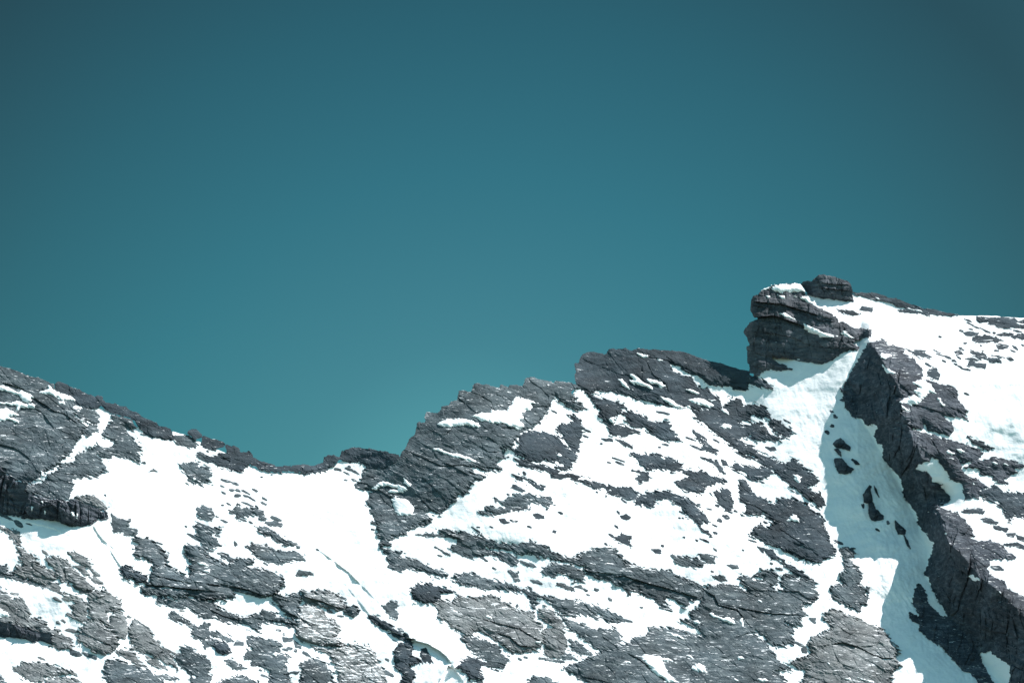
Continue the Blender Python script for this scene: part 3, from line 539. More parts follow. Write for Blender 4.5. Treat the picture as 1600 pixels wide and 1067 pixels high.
RK('star-shaped dark rock left of the speckled block', 'rib', "K:330,700 400,710 430,690 480,720 560,740 602,770 560,800 590,830 652,860 630,900 640,960 662,1030 690,1100 680,1300 500,1300 500,1065 510,970 460,940 360,907 380,870 308,862 330,820 380,800 370,760 330,740", ["K:523,838 560,818 582,830 550,857", "K:575,970 590,965 590,985"])
RK('squat dark boulder in the snow left of the star-shaped rock', 'dark', "K:72,770 80,752 110,740 160,745 192,790 202,825 150,837 100,827", name='boulder', cat='boulder', kind='boulder')
RK('low dark rock touching the squat boulder on its left', 'mid', "K:-20,740 40,713 90,720 130,740 80,762 30,772 0,790")
RK('small arrow-shaped rock below the squat dark boulder', 'mid', "K:163,885 210,878 260,920 322,945 290,957 220,947 190,920")
RK('wedge of grey rock on the bottom edge below the arrow-shaped rock', 'mid', "K:100,1062 210,1030 290,998 340,1030 410,1062 430,1200 300,1300 120,1250")
RK('slender rock ledge above the squat dark boulder', 'mid', "K:-40,620 0,640 60,660 150,690 228,735 180,732 120,705 0,692")
RK('small three-lobed rock in the snow left of the ice step', 'mid', "K:1393,460 1430,450 1460,408 1502,440 1500,470 1462,482 1512,520 1505,552 1450,540 1420,500")
RK('single flat grey stone on open snow below the spindle-shaped rock', 'mid', "K:718,205 740,185 800,195 848,210 800,226 720,226", name='stone', cat='stone')
RK('small triangular stone left of the speckled block', 'mid', "K:225,765 250,732 300,748 300,765", name='stone', cat='stone')
RK('small squarish stone between star-shaped rock and speckled block', 'mid', "K:608,708 682,715 682,732 618,737", name='stone', cat='stone')
RK('small leaf-shaped stone touching the lower left corner of the speckled block', 'mid', "K:698,733 752,772 750,792 710,780", name='stone', cat='stone')
RK('dark jumbled boulders beside the ice hollow at the bottom centre', 'dark', "K:1483,800 1540,745 1600,720 1625,760 1610,850 L:50,868 95,900 0,917 K:1640,990 1610,1070 1560,1090 1540,990 1490,930 1478,860", thick=2.5, bump=1.6)
RK('small upright dark rock standing in the ice hollow', 'dark', "L:93,800 130,788 160,850 175,892 110,892 90,840")
RK('long dark edge of rock along the ice step in the lower bowl', 'dark', "K:1278,540 1320,533 1420,590 1500,650 1600,715 1560,740 1480,700 1420,642 1340,602", thick=1.6)  # shaded blue-ice crevasse edge, made as a dark rock strip
# --- bottom left, pale rocks
RK('pale grey slab triangle at the far left, above a straight dark crack', 'light', "J:130,0 180,20 260,80 310,140 420,190 442,250 400,292 350,302 250,272 160,242 108,190 130,150 182,150 150,60")
RK('pointed pale rock at the left edge below the cliff band', 'light', "I:-60,250 0,252 60,265 150,290 160,380 130,392 100,350 60,290 0,262")
RK('dark grey slice of rock at the left edge on the straight crack', 'mid', "J:-150,140 0,155 50,148 70,190 120,222 240,252 380,300 340,312 200,272 70,242 0,227 -150,190")
RK('small grey rock off the lower right tip of the pale triangle', 'light', "J:350,285 420,278 472,320 462,352 400,322")
RK('pale folded slab sloping down right from the pale triangle', 'light', "J:358,90 420,73 490,100 540,130 600,190 660,260 732,320 720,372 640,352 560,302 520,262 480,270 450,230 430,180 380,140")
RK('oval grey rock in snow right of the pale folded slab', 'light', "J:528,45 590,38 650,80 712,130 700,157 640,142 570,92")
RK('thin grey chip just below the oval grey rock', 'light', "J:590,150 650,150 692,210 660,222", name='stone', cat='stone')
RK('small grey chip right of the thin chip beside the snow gully', 'light', "J:703,170 750,190 782,227 740,222", name='stone', cat='stone')
RK('small pale pointed rock lowest of the chips beside the snow gully', 'light', "J:698,230 740,233 808,287 770,287 720,262", name='stone', cat='stone')
RK('tall pale fractured rock mass in the lower left, right of the open snow', 'light', "J:690,360 760,333 790,350 800,318 860,360 930,420 947,470 930,497 860,492 830,510 842,560 830,602 790,592 700,562 678,470 710,440 682,400", thick=2.0)
RK('pale squarish rock pane left of the tall fractured mass', 'light', "J:490,363 560,383 620,400 682,440 682,520 650,540 692,562 660,592 600,572 550,542 520,532 570,512 555,450 600,440")
RK('pale egg-shaped block leaning right of the fractured mass', 'light', "J:862,540 910,498 960,520 990,590 1002,650 980,712 930,717 870,662 850,612", thick=2.2, rag=0.6)
RK('broad pale cracked block below the fractured mass', 'light', "J:625,660 640,630 700,563 760,570 830,620 900,680 922,720 912,800 870,822 800,842 720,812 660,762 608,730", thick=2.4)
RK('pale slab right of the egg-shaped block, tailing away down right', 'light', "J:1002,620 1050,573 1110,600 1180,660 1192,720 1280,800 1350,860 1382,942 1290,902 1230,862 1130,832 1040,792 1040,740 1008,690")
RK('slim rock streak under the small snow window, below the egg-shaped block', 'light', "J:900,800 1030,808 1060,860 1122,920 1080,932 1020,882 930,832")
RK('small broken rock below the tailing pale slab', 'light', "J:1138,850 1230,880 1292,945 1240,942 1170,902")
RK('dark grey ragged rock at the bottom, between pale slab and star-shaped rock', 'mid', "J:1408,783 1500,790 1540,840 1600,850 1640,900 1640,940 1600,1002 1540,1012 1480,980 1400,920 1350,850 1422,840")
RK('large pale slab at the left edge above the short dark cliff', 'light', "J:-300,250 0,330 50,360 90,410 160,398 200,450 237,520 230,558 310,560 350,600 400,650 462,648 440,672 540,710 572,740 552,802 460,792 400,760 380,680 200,640 80,602 0,598 -300,560", ["J:-100,490 0,488 40,498 82,540 0,547 -100,540"])
RK('short dark cliff at the left edge near the bottom, straight and shaded', 'wall', "J:-300,560 0,598 80,602 200,640 280,668 385,680 402,762 320,722 260,747 200,712 90,702 0,697 -300,660", name='cliff_band', cat='cliff', kind='wall', steep=1.0, thick=2.4, rag=0.4)
RK('small grey rock right of the short dark cliff', 'mid', "J:548,808 600,813 642,840 600,852 550,837", name='stone', cat='stone')
RK('flat grey stone left of the snow above the lower left bottom rock', 'mid', "J:643,828 752,850 752,872 680,857", name='stone', cat='stone')
RK('ragged grey rock island near the bottom left corner', 'light', "J:110,950 160,910 230,903 320,903 400,918 470,950 552,975 562,992 500,1002 400,1000 340,1012 330,1052 240,1047 180,1012 150,982")
RK('grey rock on the bottom edge below the ragged island', 'light', "J:350,1060 360,1040 450,1018 560,1028 645,1062 700,1200 400,1250")
RK('wide grey rock at the bottom edge with dark crags on its left end', 'mid', "J:812,940 840,890 900,878 980,900 1060,940 1150,960 1230,1010 1282,1065 1300,1300 850,1300 850,1065 808,1000")
RK('small streak of rock right of the wide bottom edge rock', 'mid', "J:1180,1000 1280,998 1382,1030 1300,1032")
RK('grey rock fragment at the bottom edge left of the star-shaped rock', 'mid', "J:1478,1030 1600,1008 1660,1000 1640,1060 1600,1090 1500,1065")
RK('dark speck of rock in the bottom left corner', 'mid', "J:-100,1000 0,1018 42,1060 30,1200 -100,1200")
RK('curved rock finger in the snow left of the squat dark boulder', 'mid', "J:1328,520 1370,513 1430,560 1500,600 1550,640 1600,588 1640,600 1600,722 1530,712 1498,690 1520,642 1450,592 1338,562")
# --- centre slope
RK('dark leaf-shaped slab below the ridge notch, right of the slanting crag', 'dark', "F:818,310 850,290 872,270 850,240 880,190 940,163 1000,168 1070,173 1120,195 1180,235 1240,300 1300,350 1307,380 1270,410 1250,462 1190,472 1130,450 1190,440 1200,425 1150,400 1110,407 1050,395 990,412 930,395 880,375 840,350", ["F:1143,350 1175,343 1192,360 1160,370"])
RK('thin dark shelf under the leaf-shaped slab', 'dark', "F:818,395 850,383 960,410 1040,430 1100,455 1182,480 1130,502 1080,475 1000,457 930,452 870,432")
RK('dark triangle of rock pointing down, right of the leaf-shaped slab', 'dark', "F:1250,38 1310,60 1347,100 1352,150 1332,230 1320,300 1300,347 1270,320 1275,290 1230,265 1195,225 1200,190 1150,152 1160,130 1200,110 1250,110 1290,90")
RK('small dark bar of rock below the tip of the dark triangle', 'dark', "F:1103,520 1170,498 1280,498 1337,520 1310,542 1260,525 1200,532 1150,537")
RK('thin dark wavy streak of rock right of the small bar', 'dark', "F:1300,550 1400,553 1480,575 1600,605 1620,628 1520,607 1460,612 1400,592")
RK('slim dark sliver on the open snow under the leaf-shaped slab', 'dark', "F:813,510 870,513 950,560 1048,605 1030,624 975,592 900,547 840,532")
RK('faint thin sliver below the slim dark sliver', 'dark', "F:785,608 830,590 900,630 880,642")
RK('dark humped outcrop alone in the central snow, with low tail at left', 'mid', "F:543,800 600,790 590,755 680,755 740,770 750,740 670,710 668,688 740,720 770,690 830,658 880,665 930,700 942,720 920,767 860,782 780,787 720,812 650,817 560,814")
RK('dark spindle right of the humped outcrop in the central snow', 'mid', "F:885,657 940,657 1010,680 1090,690 1122,720 1090,750 1000,727 940,712")
RK('small dark block below the spindle in the central snow', 'dark', "F:963,815 1000,808 1052,830 1047,847 990,847", name='stone', cat='stone')
RK('small dark stepped stone below the humped outcrop', 'dark', "F:703,850 740,848 752,870 782,880 740,892 710,872", name='stone', cat='stone')
RK('ragged dark rock tucked under the left end of the rounded skyline crag', 'dark', "C:1375,925 1440,960 1530,985 1600,1000 B:40,1005 95,1062 G:60,-5 20,40 F:1590,120 1600,185 1560,150 1530,100 1490,50 1480,0 C:1470,1055 1430,990", ["F:1550,70 1590,50 1610,70 1590,110"])
RK('dark two-part slab in the snow below the rounded crag, upper of the centre row', 'dark', "G:62,25 110,8 180,30 240,55 257,85 330,95 400,88 447,125 430,150 470,190 518,240 450,242 370,237 320,207 270,170 240,135 170,132 120,125 100,90")
RK('flat dark rock with pointed right end, left of the two-part slab', 'dark', "G:-40,120 50,118 110,135 205,175 150,182 110,197 60,207 -40,190")
RK('dark sliver standing steeply in the snow left of the diagonal band', 'dark', "G:608,168 650,180 700,220 740,270 795,342 750,332 680,302 690,270 650,220")
RK('dark humpbacked rock with a snow spot on top, centre of the slope', 'dark', "G:128,338 200,350 280,345 350,343 370,370 430,375 490,395 532,440 520,467 450,482 380,457 330,442 290,467 250,467 215,430 190,400 160,370", ["G:360,372 385,368 402,385 375,392"])
RK('dark rock with long pointed right tail, below the humpbacked rock', 'dark', "G:530,460 600,480 680,478 750,520 860,538 868,560 800,572 740,592 710,602 702,642 640,642 560,627 500,592 488,565 530,540 570,530 600,520 540,492")
RK('small dark flag-shaped rock left of the humpbacked rock', 'dark', "G:138,470 265,490 267,547 200,562 168,530 230,502")
RK('narrow dark hook of rock above the long-tailed rock', 'dark', "G:718,385 800,400 840,450 857,497 820,477 800,432")
RK('small dark wedge right of the narrow hook', 'dark', "G:833,388 870,400 887,437 850,432", name='stone', cat='stone')
RK('dark blunt rock with pointed right end, left of the diagonal band', 'dark', "G:913,440 960,418 1030,438 1100,458 1180,448 1238,490 1200,520 1150,552 1080,547 1040,520 1040,490 920,467")
RK('dark upright wedge left of the narrow snow chute', 'dark', "G:768,640 820,635 860,613 895,625 912,680 922,740 917,792 870,772 810,727 790,680")
RK('dark arch of rock with long foot reaching down right, centre of the slope', 'dark', "G:173,680 270,650 340,638 420,633 480,660 560,690 640,745 657,790 710,815 737,880 680,887 650,892 600,842 540,802 530,752 480,722 420,692 340,697 310,722 312,762 220,742 168,742")
RK('dark ragged rock left of the arch of rock', 'dark', "G:-60,610 0,620 60,600 130,610 178,655 167,702 100,697 50,672 -60,650")
RK('thin dark whisker of rock below the foot of the arch', 'dark', "G:663,908 720,940 768,992 740,982 690,942")
RK('big dark slab right of the snow chute, rounded head at its upper left', 'dark', "G:973,552 1000,538 1030,560 1060,600 1075,640 1120,680 1190,690 1200,720 1250,742 1282,715 1280,690 1330,683 1420,700 1500,740 1560,790 1600,810 1640,868 1630,900 1660,950 1680,1020 1710,1062 N:130,30 100,70 50,97 0,122 M:1520,110 1400,67 1300,17 1250,-5 G:1180,1032 1120,1002 1068,965 1100,898 1150,905 1200,930 1252,890 1200,840 1160,808 1130,820 1060,817 1003,812 1035,790 1030,740 985,710 980,640", ["G:1348,862 1380,830 1400,818 1447,850 1440,874 1370,872"], name='slab_outcrop', cat='rock slab', thick=2.0)
RK('dark flat lozenge on the right flank of the diagonal band', 'dark', "G:1215,72 1290,88 1350,140 1393,192 1340,207 1270,182 1213,130")
RK('small dark bean of rock right of the diagonal band', 'dark', "G:1178,290 1250,293 1262,315 1220,322", name='stone', cat='stone')
RK('small dark knobs sitting on snow in the slope below the flag-shaped rock', 'dark', "G:45,830 90,813 127,840 110,857 70,852", name='stone', cat='stone')
RK('small ragged dark rock on the snow left of centre, under the arch of rock', 'dark', "G:8,1000 60,968 132,990 110,1020 132,1057 80,1042 30,1022")
# --- centre bottom
RK('dark foot of the slanting crag curling right onto the snow', 'mid', "K:1373,0 1410,15 1440,25 1542,40 1510,75 1600,90 L:40,93 110,140 200,175 305,210 290,227 200,217 120,192 50,167 0,162 K:1560,177 1480,182 1443,160 1440,120 1423,95 1430,60 1378,20")
RK('grey rock ridge nosing down right below the slanting crag', 'mid', "F:230,930 300,938 375,965 420,946 480,975 560,985 660,1030 L:660,-8 560,10 642,45 610,67 520,80 440,77 380,47 330,17 318,-10 F:363,1060 370,1010 330,992 270,972")
RK('thin dark line of rock left of the grey rock ridge', 'mid', "F:55,972 160,963 250,975 352,997 240,988 120,981")
RK('long grey strip of bedrock crossing the centre, cut by a dark crack', 'mid',
   "L:690,-25 750,-20 840,-15 950,-44 1000,-27 1070,0 1100,38 1180,70 1290,82 1370,40 1430,25 1480,8 1560,5 1610,10 M:20,60 60,100 150,130 240,180 320,173 420,190 520,235 600,260 700,318 690,395 650,412 580,420 560,472 500,432 440,395 380,400 400,430 437,503 370,462 340,432 280,392 180,352 130,330 125,362 110,362 60,300 40,290 10,310 -40,250 L:1520,250 1440,237 1375,207 1365,150 1290,132 1150,97 1050,82 960,57 880,57 830,42 720,14 600,0", name='slab_outcrop', cat='bedrock slab', thick=1.8)
RK('vast grey bedrock at the bottom right of centre, split by a deep dark crack', 'rib',
   "M:690,345 700,318 760,303 800,298 870,288 940,298 990,330 1050,370 1102,375 1040,340 1000,280 968,235 1040,223 1090,260 1150,265 1170,240 1090,225 1140,188 1230,178 1262,200 1270,290 1208,292 1250,332 1302,350 1340,322 1290,282 1320,218 1400,240 1440,260 1480,238 1540,253 1572,290 1560,330 1592,380 1582,412 1520,442 1480,452 1450,480 1502,532 1440,547 1462,612 1400,622 1328,592 1400,652 1380,692 1402,742 1320,772 1240,767 1160,690 1100,653 1073,670 1130,712 1200,772 1240,832 1290,892 1370,962 1300,960 1250,970 1300,1002 1350,1068 1370,1300 L:1300,1300 1400,1068 1340,1032 1280,992 1203,950 1330,900 1420,850 1530,803 1600,788 M:120,750 180,700 260,680 268,628 310,623 350,640 430,633 520,653 620,680 697,692 650,640 590,602 518,572 600,560 590,520 640,490 670,440",
   ["M:190,852 250,838 350,858 420,870 485,907 420,892 370,882 412,960 420,990 495,1058 420,1052 300,972 250,912", "M:735,520 760,515 850,560 880,540 930,560 955,605 900,598 830,565 770,550", "M:970,565 1000,558 1010,590 1005,625 990,590", "M:395,665 440,663 560,720 545,735 500,705 430,680", "M:610,570 650,572 682,590 660,602 630,598", "M:600,950 640,905 700,930 725,975 660,975", "M:950,860 1000,850 1010,870 970,885", "M:1115,1028 1180,1028 1230,1048 1150,1050", "M:560,845 600,845 612,870 590,868", "M:300,855 360,850 375,885 330,880", "M:1110,415 1140,415 1165,435 1140,435", "M:70,890 120,895 130,908 80,903", "M:935,1025 970,1035 975,1048 945,1045"],
   name='bedrock_mass', cat='bedrock', thick=1.8)
RK('pale grey cracked block at the bottom right, left of the shaded couloir', 'light', "N:38,540 50,515 100,493 160,508 300,558 380,600 450,625 520,680 570,740 600,790 632,830 600,850 600,880 637,920 590,950 560,980 577,1020 550,1065 560,1300 -220,1300 M:1440,1065 1480,1040 1500,960 1430,950 1380,900 1500,850 1542,820 1510,760 1530,708 1600,688 N:60,660 100,640 80,590 40,560", ["N:200,1025 240,1025 245,1040 210,1038", "N:305,1020 350,1025 420,1055 360,1050", "N:65,900 80,905 85,922 70,918"], name='rock_block', cat='rock block', thick=2.4)
RK('upright craggy grey pillar in the snow left of the shaded couloir', 'mid', "N:163,25 200,3 260,13 282,60 240,100 280,150 332,200 332,240 310,290 350,310 392,313 385,347 350,370 382,375 365,412 360,452 320,462 310,502 230,467 150,422 100,392 88,340 110,308 190,290 158,240 163,200 200,180 207,140 190,80", name='rock_tower', cat='rock pillar', thick=2.4)
RK('long grey slab like a whaleback in the snow, lower centre', 'mid', "L:330,235 430,208 510,213 600,250 700,280 800,295 862,330 830,337 700,327 650,322 570,322 500,302 400,297 370,267")
RK('dark ragged rock band below right of the whaleback', 'mid', "L:860,335 940,338 1000,370 1080,392 1130,388 1250,423 1380,440 1500,480 1600,518 1640,560 1600,592 1540,572 1480,522 1420,502 1500,540 1430,552 1340,512 1280,530 1325,572 1250,532 1180,502 1110,452 1040,395 990,400 992,440 970,472 940,420 920,370", ["L:1000,400 1050,410 1110,445 1050,432"])
RK('grey spindle in the snow under the grey rock ridge', 'mid', "L:638,40 700,38 800,60 852,110 820,142 740,112 690,82")
RK('small dark sliver right of the grey spindle', 'mid', "L:863,110 900,103 988,155 920,147", name='stone', cat='stone')
RK('grey humped rock under the long bedrock strip', 'mid', "L:1033,190 1090,138 1190,133 1300,163 1372,200 1352,272 1290,262 1240,222 1180,202 1120,232 1060,212")
RK('small arrowhead rock below the grey humped rock', 'mid', "L:1153,288 1210,283 1292,342 1210,327", name='stone', cat='stone')
RK('small dark dash of rock left of the arrowhead rock', 'mid', "L:948,258 1000,265 1037,292 970,277", name='stone', cat='stone')
RK('tiny crooked rock between whaleback and grey spindle', 'mid', "L:768,183 842,200 852,262 830,262 790,217", name='stone', cat='stone')
RK('tiny rock right of the arrowhead rock', 'mid', "L:1288,310 1340,298 1352,327", name='stone', cat='stone')
RK('dark boulder with pointed tail, left of the large fractured outcrop', 'dark', "L:12,320 50,300 155,290 165,278 190,305 260,320 358,350 300,357 240,362 235,402 190,427 110,432 40,412 22,370", name='boulder', cat='boulder', thick=2.6)
RK('large fractured grey outcrop with many cracks, lower centre', 'light', "L:188,440 240,418 330,430 360,395 450,393 550,400 640,373 700,400 690,430 740,430 800,480 860,498 970,508 980,580 1040,620 1052,700 1040,762 1000,792 940,812 860,832 790,812 720,762 640,702 580,672 500,652 480,692 430,692 400,652 310,612 290,570 218,552 230,500", ["L:328,488 382,500 370,518", "L:588,533 640,538 642,562 600,552", "L:1003,638 1032,650 1020,692", "L:650,450 670,455 668,470", "L:970,735 1030,735 1030,755 980,750"], thick=2.2)
RK('tan-grey broken rock right of the large fractured outcrop', 'light', "L:1008,480 1060,468 1130,520 1180,560 1202,620 1202,700 1232,760 1200,842 1150,872 1080,852 1050,780 1040,700 1060,642 1120,632 1090,590 1008,552")
RK('dark grey streaked slab right of the tan-grey rock', 'rib', "L:1178,543 1260,578 1370,610 1470,650 1600,638 1640,700 1640,790 1540,812 1450,790 1400,742 1350,702 1260,642")
RK('small triangular rock below the dark streaked slab', 'mid', "L:1248,728 1330,760 1400,820 1422,842 1330,832 1270,792", name='stone', cat='stone')
RK('thin rock splinter below the tan-grey rock', 'mid', "L:1138,800 1220,830 1312,882 1200,872 1140,862", name='stone', cat='stone')
RK('dark ribbed oval rock below the large fractured outcrop', 'rib', "L:398,713 500,708 600,735 690,780 710,830 772,880 740,912 730,952 660,947 610,920 600,882 520,832 470,792 440,752")
RK('dark knobbly rock at the edge of the ice hollow', 'dark', "L:378,940 410,888 470,858 530,868 602,910 560,932 540,960 572,1022 520,1032 460,1042 450,980", bump=1.5)
RK('grey rock just showing at the bottom edge, centre', 'mid', "L:930,1065 960,1018 1020,1018 1140,1048 1160,1065 1200,1200 950,1200")
RK('dark streaky rock in snow above the long bedrock strip, centre right', 'mid', "M:448,65 520,75 600,93 640,90 702,130 690,157 620,152 550,152 490,132")
RK('small dark streaky rock above right of the last streaky one, centre right', 'mid', "M:658,55 720,53 782,80 782,127 720,117 680,92")
RK('small dark arrow of rock pointing right above the bedrock mass', 'mid', "M:883,140 960,143 972,165 930,168", name='stone', cat='stone')
RK('small bushy-looking dark rock just above the bedrock mass', 'mid', "M:765,230 850,225 882,267 830,267", name='stone', cat='stone')
RK('dark oval rock below the big dark slab', 'dark', "M:1168,10 1240,38 1282,80 1250,102 1190,62")
RK('small dark rock left of the oval below the big dark slab', 'dark', "M:1113,-5 1160,8 1167,47", name='stone', cat='stone')
RK('thin dark diagonal line of rock running to the bedrock mass from above', 'dark', "M:1288,93 1360,128 1440,188 1520,245 1480,245 1380,192")
RK('dark sliver at left of the bottom centre snow tongue', 'mid', "M:-60,525 0,528 52,545 72,570 0,590 -50,560")
RK('small dark rock under the sliver at the snow tongue', 'mid', "M:-40,640 0,648 32,670 42,722 0,702", name='stone', cat='stone')
RK('small dark rock on the snow above the streaky rock, centre right', 'dark', "M:290,20 360,23 367,52 320,47", name='stone', cat='stone')
RK('small round stone in snow left of the pale cracked block', 'mid', "M:1463,790 1502,788 1502,827 1470,822", name='stone', cat='stone')
RK('small dark twin rock left of the craggy pillar', 'mid', "M:1523,555 1572,558 1562,592", name='stone', cat='stone')
# --- rocks standing out of the shaded couloir
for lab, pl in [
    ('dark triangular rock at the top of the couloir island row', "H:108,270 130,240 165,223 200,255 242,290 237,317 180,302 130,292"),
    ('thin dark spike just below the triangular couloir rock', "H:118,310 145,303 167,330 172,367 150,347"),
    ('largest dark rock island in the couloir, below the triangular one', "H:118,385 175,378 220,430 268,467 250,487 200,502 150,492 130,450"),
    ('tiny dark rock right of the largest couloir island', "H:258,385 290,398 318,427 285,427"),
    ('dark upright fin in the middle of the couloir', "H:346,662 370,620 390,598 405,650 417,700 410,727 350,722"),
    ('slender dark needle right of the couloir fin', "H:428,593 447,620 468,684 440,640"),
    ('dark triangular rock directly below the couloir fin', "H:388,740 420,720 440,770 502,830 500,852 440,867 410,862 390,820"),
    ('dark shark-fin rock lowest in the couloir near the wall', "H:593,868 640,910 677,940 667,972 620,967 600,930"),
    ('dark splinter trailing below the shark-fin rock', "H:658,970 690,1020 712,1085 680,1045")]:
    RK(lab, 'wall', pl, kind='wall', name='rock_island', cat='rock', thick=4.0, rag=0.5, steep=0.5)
# --- dark rocks on the snowfield right of the summit
G2 = 'dark rocks scattered on the upper right snowfield'
for lab, pl in [
    ('long dark whale-shaped rock, largest on the upper right snowfield', "A:1188,522 1220,490 1290,480 1380,500 1438,522 1380,532 1310,527 1250,537"),
    ('dark lens just above the whale-shaped rock on the right snowfield', "A:1123,465 1160,453 1247,465 1230,487 1150,487"),
    ('dark rock at the photo right edge above the snowfield scatter', "A:1498,495 1560,473 1620,473 1640,517 1600,517"),
    ('thin dark rock between whale-shaped rock and right edge rock', "A:1378,482 1450,463 1522,475 1480,492"),
    ('dark speckled rock with pale notch, right of the whale-shaped rock', "A:1383,562 1410,548 1482,565 1475,582 1430,587 1400,592"),
    ('long dark slanting streak low in the right snowfield scatter', "A:1183,603 1240,613 1280,620 1310,655 1400,665 1422,697 1350,692 1290,667 1230,652 1190,627"),
    ('flat dark loaf of rock lowest on the right snowfield', "A:1168,690 1210,683 1302,715 1297,740 1230,727 1163,712"),
    ('dark ridge-shaped rock at left end of the right snowfield scatter', "A:1058,612 1090,598 1127,630 1070,637"),
    ('thin dark blade above the flat loaf of rock', "A:1140,668 1200,658 1250,682"),
    ('thin dark streak right of the long slanting streak', "A:1343,640 1400,643 1455,660"),
    ('small dark lump at the right end of the thin streak', "A:1463,660 1500,653 1522,677 1490,684"),
    ('dark crouching rock just right of the upper buttress', "A:843,770 870,750 900,738 942,790 937,832 880,812 850,797"),
    ('long ragged streak trailing right from the top of the upper buttress', "A:690,600 760,600 820,623 875,652 800,647 740,627"),
    ('thin dark dash above the ragged streak beside the buttress', "A:745,595 832,605 825,612"),
    ('small dark broken rock on snow below the summit block', "A:313,282 338,257 417,270 412,302 350,292"),
    ('thin dark slanting rock on snow left of the broken one below the summit block', "A:133,283 200,288 260,300 322,318 250,327 190,307"),
    ('dark ragged rock mid snow beside the lowest buttress', "H:1108,790 1200,768 1292,790 1280,812 1210,802 1140,807"),
    ('speckled rock below the ragged one near the right edge', "H:1258,850 1330,843 1402,880 1380,892 1300,872"),
    ('thin rock trailing right of the speckled one', "H:1358,900 1472,930 1460,952 1380,932"),
    ('small dark rock near the right edge below the trailing rocks', "H:1463,965 1532,963 1522,992 1475,987"),
    ('dark rock at the right edge below the trailing rocks', "H:1538,978 1620,1000 1620,1035 1550,1012"),
    ('long thin line of rubble across the right snow strip', "H:1158,200 1200,240 1260,250 1355,300 1320,312 1200,262"),
    ('dark rock touching the right edge just above the lowest buttress', "H:1448,1045 1540,1040 1620,1065 1620,1090 1540,1070"),
    ('small dark streaks on the dirty snow by the lowest buttress', "N:1340,155 1400,150 1440,180 1380,182")]:
    RK(lab, 'dark', pl, name='rock', cat='rock', group=G2, rag=0.8)
# --- stones too small to have a shape of their own, in families that nothing in the photo tells apart
ORD = ['', 'second ', 'third ', 'fourth ', 'fifth ', 'sixth ', 'seventh ', 'eighth ', 'ninth ']
def short(l):
    l = l.split(',')[0].split(); l = [w_ for w_ in l if w_ not in ('small', 'little')]
    while len(l) > 7:
        l = l[:7]
        while l[-1] in ('the', 'a', 'of', 'at', 'in', 'on', 'with', 'and', 'to', 'by', 'its', 'just', 'from', 'below', 'above', 'right', 'left', 'under', 'between', 'top', 'edge', 'lower', 'upper', 'far', 'wide', 'long', 'dark', 'pale', 'white', 'open'): l = l[:-1]
    return ' '.join(l)
SEEN = {}
def stones(tile, group, label, spots, mat='dark'):
    tone = {'rib': 'grey', 'dark': 'dark', 'wall': 'dark', 'mid': 'grey', 'light': 'pale grey'}[mat]
    todo = []
    for k, sp in enumerate(spots):
        x, y = sp[0], sp[1]; a = sp[2] if len(sp) > 2 else 13; b = (sp[3] if len(sp) > 3 else a * 0.6) * 0.8
        ox, oy = TILE[tile]; cx, cy = ox + x / 5, oy + y / 5
        pts = []; skw = 0.1 + 0.55 * float(_h(np.array([k * 7 + 3]), np.array([int(cy)]), 8)[0])
        for q in range(9):
            an = q * 2 * math.pi / 9; rr = 0.5 + 0.85 * float(_h(np.array([k * 9 + q]), np.array([int(cx)]), 5)[0])
            ex = math.cos(an) * a / 5 * rr; ey = math.sin(an) * b / 5 * rr
            pts.append((cx + ex, cy + ey + skw * ex))
        d, L0, rx, ry = min(((max(0, bx0 - cx, cx - bx1) ** 2 + max(0, by0 - cy, cy - by1) ** 2 + 0.02 * ((bx0 + bx1) / 2 - cx) ** 2 + 0.02 * ((by0 + by1) / 2 - cy) ** 2, l_, (bx0 + bx1) / 2, (by0 + by1) / 2) for l_, bx0, bx1, by0, by1 in LAND), key=lambda t: t[0])
        dx, dy = cx - rx, cy - ry
        rel_ = ('right of' if dx > 0 else 'left of') if abs(dx) > abs(dy) * 1.6 else ('below' if dy > 0 else 'above')
        form = 'flat streak' if a > 2.6 * b and a > 24 else ('stone' if a < 25 else 'chip of rock')
        todo.append((d, f'{tone} {form} {rel_} the {short(L0)}', pts))
    for d, key, pts in sorted(todo, key=lambda t: t[0]):
        n_ = SEEN.get(key, 0); SEEN[key] = n_ + 1
        rock('stone', 'tiny ' + key if n_ == 0 else ORD[n_] + 'nearest tiny ' + key, 'stone', group, 'slab', mat, pts, rag=0.6, thick=0.5)
stones('A', 'small stones on the upper right snowfield', 'one of the tiny dark stones dotting the snowfield right of the summit',
       [(1165, 368, 28, 6), (1200, 405, 40, 8), (1300, 449, 38, 6), (1110, 450, 16), (1185, 437, 16, 6), (1365, 465, 14), (1140, 545, 18, 9), (1110, 590, 18), (1385, 603, 20, 9), (1515, 607, 18, 9), (1530, 580, 24, 12), (1105, 732, 18, 10), (1155, 750, 30, 10),
        (1055, 683, 20, 9), (1068, 710, 14), (1088, 655, 20, 9), (1010, 655, 32, 10), (975, 686, 16, 6), (925, 613, 28, 6), (938, 633, 38, 5), (848, 713, 24, 9), (800, 606, 20, 6), (945, 495, 10), (1150, 940, 22, 9), (1590, 560, 12), (1265, 565, 9), (1545, 450, 30, 8)])
stones('H', 'stones in the couloir', 'one of the tiny dark stones poking through the shaded couloir snow', [(98, 12, 12), (123, 52, 16, 14), (100, 128, 13, 17), (62, 176, 17, 19), (538, 882, 12, 14), (455, 938, 16, 10), (342, 750, 10, 22), (145, 1030, 35, 10), (260, 395, 9), (400, 600, 9, 11)], 'wall')
